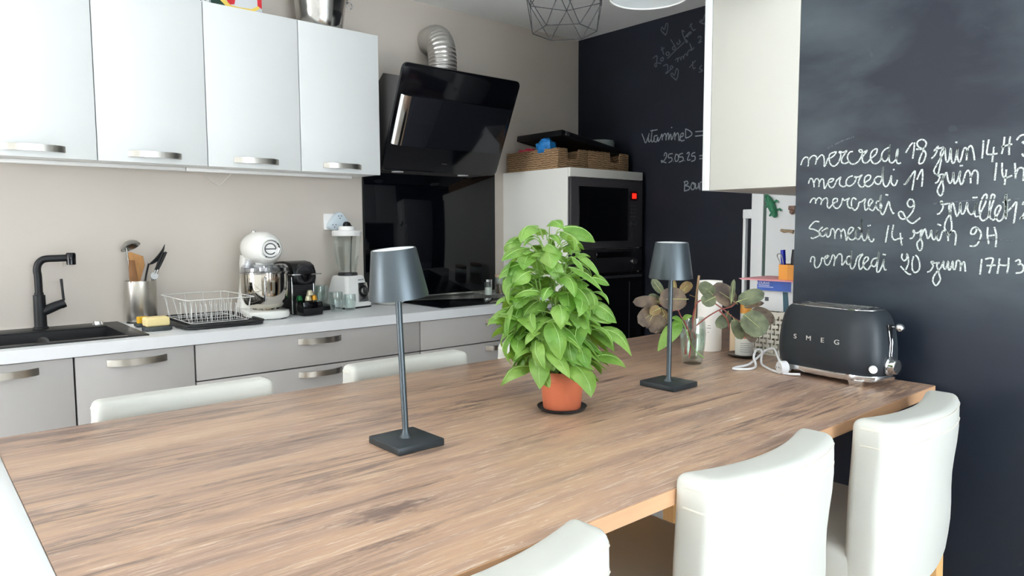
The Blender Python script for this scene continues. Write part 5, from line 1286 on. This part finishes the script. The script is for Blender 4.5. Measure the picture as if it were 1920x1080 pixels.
# glasses
tag(MB().box(1.655, 1.735, .37, .50, CT, CT+.022, .004).build('glass_stand', 'black_plastic'), 'low black stand under the rear glasses beside the coffee machine', 'stand')
def tumbler(label, x, y, z, s=1.0):
    mb = MB(); mb.lathe([(0, 0), (.024*s, 0), (.0265*s, .004), (.0325*s, .04*s), (.0335*s, .062*s), (.031*s, .092*s), (.0298*s, .092*s), (.0320*s, .062*s), (.031*s, .04*s), (.0245*s, .013), (0, .012)], seg=32)
    o = mb.build('tumbler', 'clear_glass'); o.location = (x, y, z)
    return tag(o, label, 'glass', 'clear tumblers beside the blender')
tumbler('front clear tumbler, before the white blender base', 1.700, .292, CT)
tumbler('clear tumbler on the black stand, next to the coffee machine', 1.675, .415, CT+.0222)
tumbler('clear tumbler on the black stand, farther back by the wall', 1.712, .468, CT+.0222)
tumbler('clear tumbler close to the dial of the blender', 1.766, .284, CT, .85)

# blender
t = thing('blender', 'white blender with clear glass jug and grey dial', 'blender', (1.832, .425, CT), R(14))
mb = MB(); loft(mb, [[(x, y, z) for x, y in rr2(-a, a, -a, a, r_, 5)] for (a, r_, z) in ((.083, .022, .008), (.084, .022, .02), (.070, .02, .10), (.060, .02, .15), (.054, .02, .158))]); mb.build('base', 'white_plastic', t, smooth=45)
mb = MB(); mb.prism(rr2(-.084, .084, -.084, .084, .02), 0, .0085, 'z'); mb.build('foot', 'dark_plastic', t)
tl_ = math.atan2(.024, .135)
BPM = Matrix.Translation((.022, -.0775, .078)) @ Matrix.Rotation(R(90)-tl_, 4, 'X')
mb = MB(); mb.prism([(-.032, -.048), (.042, -.048), (.036, .046), (-.020, .046)], -.003, .0025, 'z', bev=.002, mtx=BPM); pn = mb.build('control_panel', 'steel_pot', t)
mb = MB(); mb.lathe([(.030, .002), (.029, .006), (.024, .007), (.024, .0075)], seg=36, mtx=BPM @ Matrix.Translation((.005, .004, 0))); mb.build('dial_ring', 'black_plastic', pn)
mb = MB(); mb.lathe([(.0205, .006), (.019, .018), (0, .019)], seg=32, mtx=BPM @ Matrix.Translation((.005, .004, 0))); mb.box(.0035, .0065, .004, .022, .0185, .0195, mtx=BPM); mb.build('dial', 'steel_pot', pn)
mb = MB()
for (x0_, x1_) in ((-.018, .006), (.010, .016)): mb.box(x0_, x1_, .058, .062 if x1_ < .009 else .065, .0006, .0012, mtx=BPM)
mb.box(-.018, .026, -.040, -.036, .0026, .003, mtx=BPM)
mb.build('print', 'label_print', t)
mb = MB(); mb.lathe([(.048, .157), (.047, .170), (.044, .172), (0, .172)], seg=40); mb.build('collar', 'dark_plastic', t)
mb = MB(); mb.lathe([(0, .174), (.043, .174), (.045, .18), (.060, .27), (.0685, .352), (.0665, .352), (.058, .27), (.0425, .183), (0, .180)], seg=12); mb.build('jug', 'jug_glass', t, smooth=20)
mb = MB(); mb.tube(catmull([(-.058, -.01, .335), (-.078, -.015, .338), (-.092, -.018, .325), (-.090, -.018, .28), (-.078, -.015, .225), (-.064, -.012, .208), (-.052, -.01, .212)], 5), .0062, 10); mb.build('jug_handle', 'jug_glass', t)
mb = MB(); mb.lathe([(0, .352), (.071, .352), (.0725, .355), (.0725, .374), (.069, .378), (.040, .38), (.040, .396), (.036, .399), (0, .399)], seg=44); mb.build('lid', 'white_plastic', t)

# wall socket with adapter
t = thing('wall_socket', 'white square wall socket behind the blender', 'socket', (1.822, YW, 1.332))
mb = MB(); mb.box(1.779, 1.862, YW-.010, YW-.0005, 1.290, 1.373, .003); mb.build('face_plate', 'white_plastic', t, world=True)
t = thing('plug_adapter', 'rounded triangular pale blue three-way plug adapter in the wall socket', 'adapter', (1.842, YW-.02, 1.335))
tri = []
for (cx_, cz_, a0) in ((1.848, 1.358, 30), (1.812, 1.312, 150), (1.884, 1.312, 270)):
    for k in range(9):
        a = R(a0+120*k/8); tri.append((cx_+.022*math.cos(a), cz_+.022*math.sin(a)))
mb = MB(); mb.prism(tri, YW-.048, YW-.0105, 'y', bev=.004); mb.build('body', 'socket_blue_white', t, world=True)
mb = MB()
for (cx_, cz_) in ((1.848, 1.356), (1.816, 1.312), (1.882, 1.312)):
    for (dx, dz) in ((-.008, .005), (.008, .005), (0, -.006)): mb.cyl((cx_+dx, YW-.0492, cz_+dz), (cx_+dx, YW-.047, cz_+dz), .0026, seg=10)
mb.build('holes', 'mark_black', t, world=True)
t = thing('power_plug', 'black plug and cable in the adapter above the blender', 'plug', (1.878, YW-.049, 1.318))
mb = MB(); mb.lathe([(0, 0), (.017, 0), (.0175, .012), (.014, .026), (0, .03)], seg=24, mtx=Matrix.Translation((1.878, YW-.049, 1.316)) @ Matrix.Rotation(R(90), 4, 'X')); mb.build('plug_body', 'black_plastic', t, world=True)
mb = MB(); mb.tube(catmull([(1.878, YW-.07, 1.316), (1.895, YW-.075, 1.306), (1.912, YW-.06, 1.29), (1.918, YW-.03, 1.24), (1.915, YW-.02, 1.1), (1.92, YW-.02, .93)], 5), [.007]*6+[.0035]*20, 8); mb.build('cable', 'black_plastic', t, world=True)

# bowl/plate, jars by the hob
def dish(label, z, r):
    o = MB().lathe([(0, 0), (r*.55, 0), (r*.8, .010), (r, .024), (r*.985, .025), (r*.78, .014), (r*.5, .006), (0, .006)], seg=48).build('dish', 'dish_white')
    o.location = (2.055, .405, z); return tag(o, label, 'dish')
dish('shallow white dish on the worktop behind the left lamp shade', CT, .088)
def jar(label, x, y, r, h, content, lid):
    t = thing('spice_jar', label, 'jar', (x, y, CT+.0065))
    mb = MB(); mb.lathe([(0, 0), (r, 0), (r*1.02, .003), (r*1.02, h*.82), (r*.9, h*.86), (r*.86, h*.86), (r*.96, h*.8), (r*.95, .005), (0, .004)], seg=28); mb.build('vessel', 'clear_glass', t)
    mb = MB(); mb.lathe([(0, .005), (r*.92, .005), (r*.92, h*.5), (0, h*.52)], seg=24); mb.build('contents', content, t)
    mb = MB(); mb.lathe([(0, h*.865), (r*1.0, h*.865), (r*1.0, h), (0, h)], seg=28); mb.build('lid', lid, t)
    return t
jar('clear glass spice jar with grey lid on the hob, left of the basil', 2.682, .375, .022, .092, 'paper_white', 'steel_pot')
t = jar('brown filled jar with wooden lid behind the basil leaves', 2.80, .40, .038, .115, 'jar_brown', 'lid_wood')
t = jar('tall jar with pale contents between the hob and the oven column', 2.90, .44, .036, .135, 'jar_content', 'lid_wood')

# ------------------------------------------------------------------ on top of the wall cabinets
t = thing('patterned_tin', 'red, green and grey patterned tin box on top of the wall cabinets', 'tin', (1.30, .42, UT))
mb = MB(); mb.box(1.193, 1.411, .345, .50, UT, UT+.24, .003); mb.build('tin_body', 'tin_grey', t, world=True)
yy = .3445
def patch(poly, m, nm, d=.0004):
    mb = MB(); mb.prism([(1.193+(x-1.262)*1.45, z) for x, z in poly], yy-d, yy, 'y'); mb.build(nm, m, t, world=True)
U0 = UT+.002
patch([(1.263, U0), (1.263, U0+.238), (1.30, U0+.238), (1.292, U0+.03), (1.32, U0)], 'tin_green', 'green_field')
patch([(1.295, U0+.06), (1.305, U0+.238), (1.335, U0+.238), (1.340, U0+.10), (1.330, U0+.018), (1.315, U0+.012)], 'tin_red', 'red_field', .0006)
patch([(1.284, U0+.03), (1.292, U0+.045), (1.318, U0+.012), (1.345, U0+.009), (1.380, U0+.012), (1.40, U0+.03), (1.405, U0+.02), (1.385, U0+.001), (1.335, U0-.0005), (1.305, U0+.004)], 'tin_yellow', 'yellow_scroll', .0008)
patch([(1.398, U0+.03), (1.396, U0+.238), (1.411, U0+.238), (1.411, U0+.02)], 'tin_red', 'red_field', .0006)
t = thing('printed_box', 'white box with black marks beside the patterned tin on the cabinets', 'box', (1.135, .42, UT))
mb = MB(); mb.box(1.085, 1.188, .345, .48, UT, UT+.2, .002); mb.build('box_body', 'box_white', t, world=True)
mb = MB()
for (x, z, w, h) in ((1.19, .012, .008, .012), (1.205, .02, .006, .006), (1.222, .008, .005, .018), (1.237, .012, .009, .006), (1.21, .035, .02, .004), (1.185, .045, .012, .01), (1.235, .04, .012, .014)): mb.box(x-.070, x-.070+w, .3442, .3449, UT+z, UT+z+h)
mb.build('print', 'mark_black', t, world=True)
t = thing('steel_bucket', 'polished steel ice bucket with ring handles on the right end of the cabinets', 'bucket', (1.722, .428, UT))
mb = MB(); mb.lathe([(0, 0), (.098, 0), (.101, .003), (.112, .08), (.128, .20), (.134, .215), (.131, .218), (.126, .20), (.109, .08), (.097, .008), (0, .006)], seg=56); mb.build('vessel', 'bucket_steel', t, smooth=40)
for s in (-1, 1):
    mb = MB(); mb.box(s*.130-.010, s*.130+.012, -.012, .012, .150, .172, .004); h_ = mb.build('handle_mount', 'steel_pot', t)
    mb = MB(); mb.tube([(s*(.148+.018*math.cos(R(a))), -.004+.006*math.sin(R(a)), .148+.018*math.sin(R(a))) for a in range(0, 360, 20)], .0032, 8, closed=True); mb.build('ring', 'chrome', h_)

# ------------------------------------------------------------------ on top of the oven column
def basket(label, x0, x1, nx):
    t = thing('wicker_basket', label, 'basket', ((x0+x1)/2, .22, KZ), 0, 'brown wicker baskets on the oven column')
    y0, y1, h, th = .10, .535, .108, .009
    mb = MB()
    mb.box(x0, x1, y0, y1, KZ, KZ+.006)
    mb.prism([(x0, KZ), (x1, KZ), (x1, KZ+h), (nx+.045, KZ+h), (nx+.042, KZ+h-.052), (nx-.042, KZ+h-.052), (nx-.045, KZ+h), (x0, KZ+h)], y0, y0+th, 'y', bev=.002)
    mb.box(x0, x1, y1-th, y1, KZ, KZ+h, .002); mb.box(x0, x0+th, y0, y1, KZ, KZ+h, .002); mb.box(x1-th, x1, y0, y1, KZ, KZ+h, .002)
    bmesh.ops.subdivide_edges(mb.bm, edges=[e for e in mb.bm.edges if e.calc_length() > .05], cuts=14, use_grid_fill=True)
    for v in mb.bm.verts:
        n = noise.noise_vector(v.co*38)*.0022
        v.co += Vector((n.x, n.y, n.z if v.co.z > KZ+.02 else 0))
    mb.build('weave', 'wicker_brown', t, smooth=60, world=True)
    mb = MB()
    for (a, c) in (((x0+.004, y0+.004), (nx-.047, y0+.004)), ((nx+.047, y0+.004), (x1-.004, y0+.004)), ((x0+.004, y0+.004), (x0+.004, y1-.004)), ((x1-.004, y0+.004), (x1-.004, y1-.004)), ((x0+.004, y1-.004), (x1-.004, y1-.004))):
        n = 14; mb.tube([(a[0]+(c[0]-a[0])*k/n, a[1]+(c[1]-a[1])*k/n, KZ+h+.0015*math.sin(k*2.3)) for k in range(n+1)], [.006+.001*(k % 2) for k in range(n+1)], 8)
    mb.build('rim', 'wicker_brown', t, world=True)
basket('left wicker basket on the oven column, holding the coloured bags', 2.962, 3.198, 3.082)
basket('right wicker basket on the oven column, nearest the chalkboard', 3.206, 3.566, 3.44)
t = thing('baking_tray', 'black baking tray lying tilted across the two wicker baskets', 'tray', (3.245, .295, KZ+.13))
TM = Matrix.Translation((3.245, .295, KZ+.166)) @ Matrix.Rotation(R(8.5), 4, 'Y')
mb = MB(); mb.prism(rr2(-.24, .24, -.17, .17, .02), -.016, -.012, 'z', mtx=TM); mb.build('tray_floor', 'black_plastic', t, world=True)
mb = MB()
for (a, b_, c, d_) in ((-.25, .25, -.19, -.178), (-.25, .25, .178, .19), (-.25, -.238, -.19, .19), (.238, .25, -.19, .19)): mb.box(a, b_, c, d_, -.020, .014, .003, mtx=TM)
mb.build('tray_rim', 'black_plastic', t, world=True)
mb = MB(); mb.box(-.222, -.190, -.194, -.188, -.012, .012, .002, mtx=TM); mb.build('clip', 'steel_pot', t, world=True)
def crumple(name, label, m, c, s, seed):
    mb = MB(); mb.sphere((0, 0, 0), 1, 24, 16)
    for v in mb.bm.verts:
        f = 1+.28*noise.noise(v.co*2.1+Vector((seed, 0, 0)))+.18*noise.noise(v.co*5+Vector((0, seed, 0)))
        v.co = Vector((c[0]+v.co.x*s[0]*f, c[1]+v.co.y*s[1]*f, c[2]+v.co.z*s[2]*f))
    return tag(mb.build(name, m, smooth=25), label, 'bag')
crumple('plastic_bag', 'shiny blue plastic bag poking out of the left wicker basket', 'bag_blue', (3.0, .235, KZ+.125), (.058, .05, .052), 3.1)
crumple('plastic_bag', 'red bag at the back of the left wicker basket', 'bag_red', (3.0, .40, KZ+.09), (.03, .09, .045), 7.7)
tag(MB().lathe([(0, 0), (.07, 0), (.088, .012), (.092, .06), (.085, .075), (0, .080)], (3.49, .27, KZ+.130), 44).build('round_container', 'grey_dish'), 'grey round container behind the black baking tray', 'container')

# ------------------------------------------------------------------ pendant lamps
def pendant_cord(t, z0):
    mb = MB(); mb.tube([(0, 0, z0), (0, 0, ZC-t.location.z-.02)], .0028, 8); mb.build('cord', 'mark_black', t)
    mb = MB(); mb.lathe([(0, -.022), (.04, -.022), (.048, -.001), (0, -.001)], (0, 0, ZC-t.location.z), 32); mb.build('ceiling_rose', 'mark_black', t)
PWX, PWY, PWZ = 1.668, -1.243, 1.866
t = thing('wire_pendant_lamp', 'black geometric wire pendant lamp hanging above the table', 'pendant lamp', (PWX, PWY, PWZ))
rings = [(.094, .0, 0), (.124, .098, .5), (.094, .196, 0), (.03, .245, .5)]
a0 = R(12)
P = [[Vector((r*math.cos(a0+2*PI*(k+o_)/6), r*math.sin(a0+2*PI*(k+o_)/6), z)) for k in range(6)] for r, z, o_ in rings]
mb = MB(); wr = .0013
for i in range(4):
    for k in range(6): mb.tube([P[i][k], P[i][(k+1) % 6]], wr, 6)
for i in range(3):
    for k in range(6):
        if rings[i][2] == 0: pr = ((k, k), (k, (k-1) % 6))
        else: pr = ((k, k), (k, (k+1) % 6))
        for (u, v) in pr: mb.tube([P[i][u], P[i+1][v]], wr, 6)
mb.build('wire_cage', 'wire_black', t)
mb = MB(); mb.lathe([(0, .20), (.02, .20), (.02, .255), (.012, .265), (0, .265)], seg=24); mb.build('lamp_holder', 'mark_black', t)
mb = MB(); mb.lathe([(0, .108), (.014, .112), (.026, .13), (.029, .15), (.024, .175), (.014, .2), (0, .2)], seg=24); mb.build('bulb', 'clear_glass', t)
pendant_cord(t, .26)
t = thing('glass_pendant_lamp', 'clear white glass pendant lamp cut off by the top of the picture', 'pendant lamp', (1.735, -1.50, 1.918))
mb = MB(); mb.lathe([(.105, 0), (.107, .002), (.105, .05), (.094, .10), (.072, .15), (.035, .19), (.03, .2), (.028, .198), (.033, .186), (.070, .147), (.092, .099), (.103, .05), (.105, 0)], seg=64, cap=False); mb.build('shade', 'milk_glass', t, smooth=60)
mb = MB(); mb.tube([(.106*math.cos(2*PI*k/64), .106*math.sin(2*PI*k/64), 0) for k in range(64)], .0022, 8, closed=True); mb.build('rim', 'white_plastic', t)
mb = MB(); mb.lathe([(0, .165), (.02, .165), (.03, .2), (.02, .24), (0, .24)], seg=28); mb.build('lamp_holder', 'white_plastic', t)
mb = MB(); mb.lathe([(0, .085), (.014, .089), (.026, .105), (.029, .125), (.024, .15), (.014, .17), (0, .17)], seg=24); mb.build('bulb', 'clear_glass', t)
pendant_cord(t, .235)
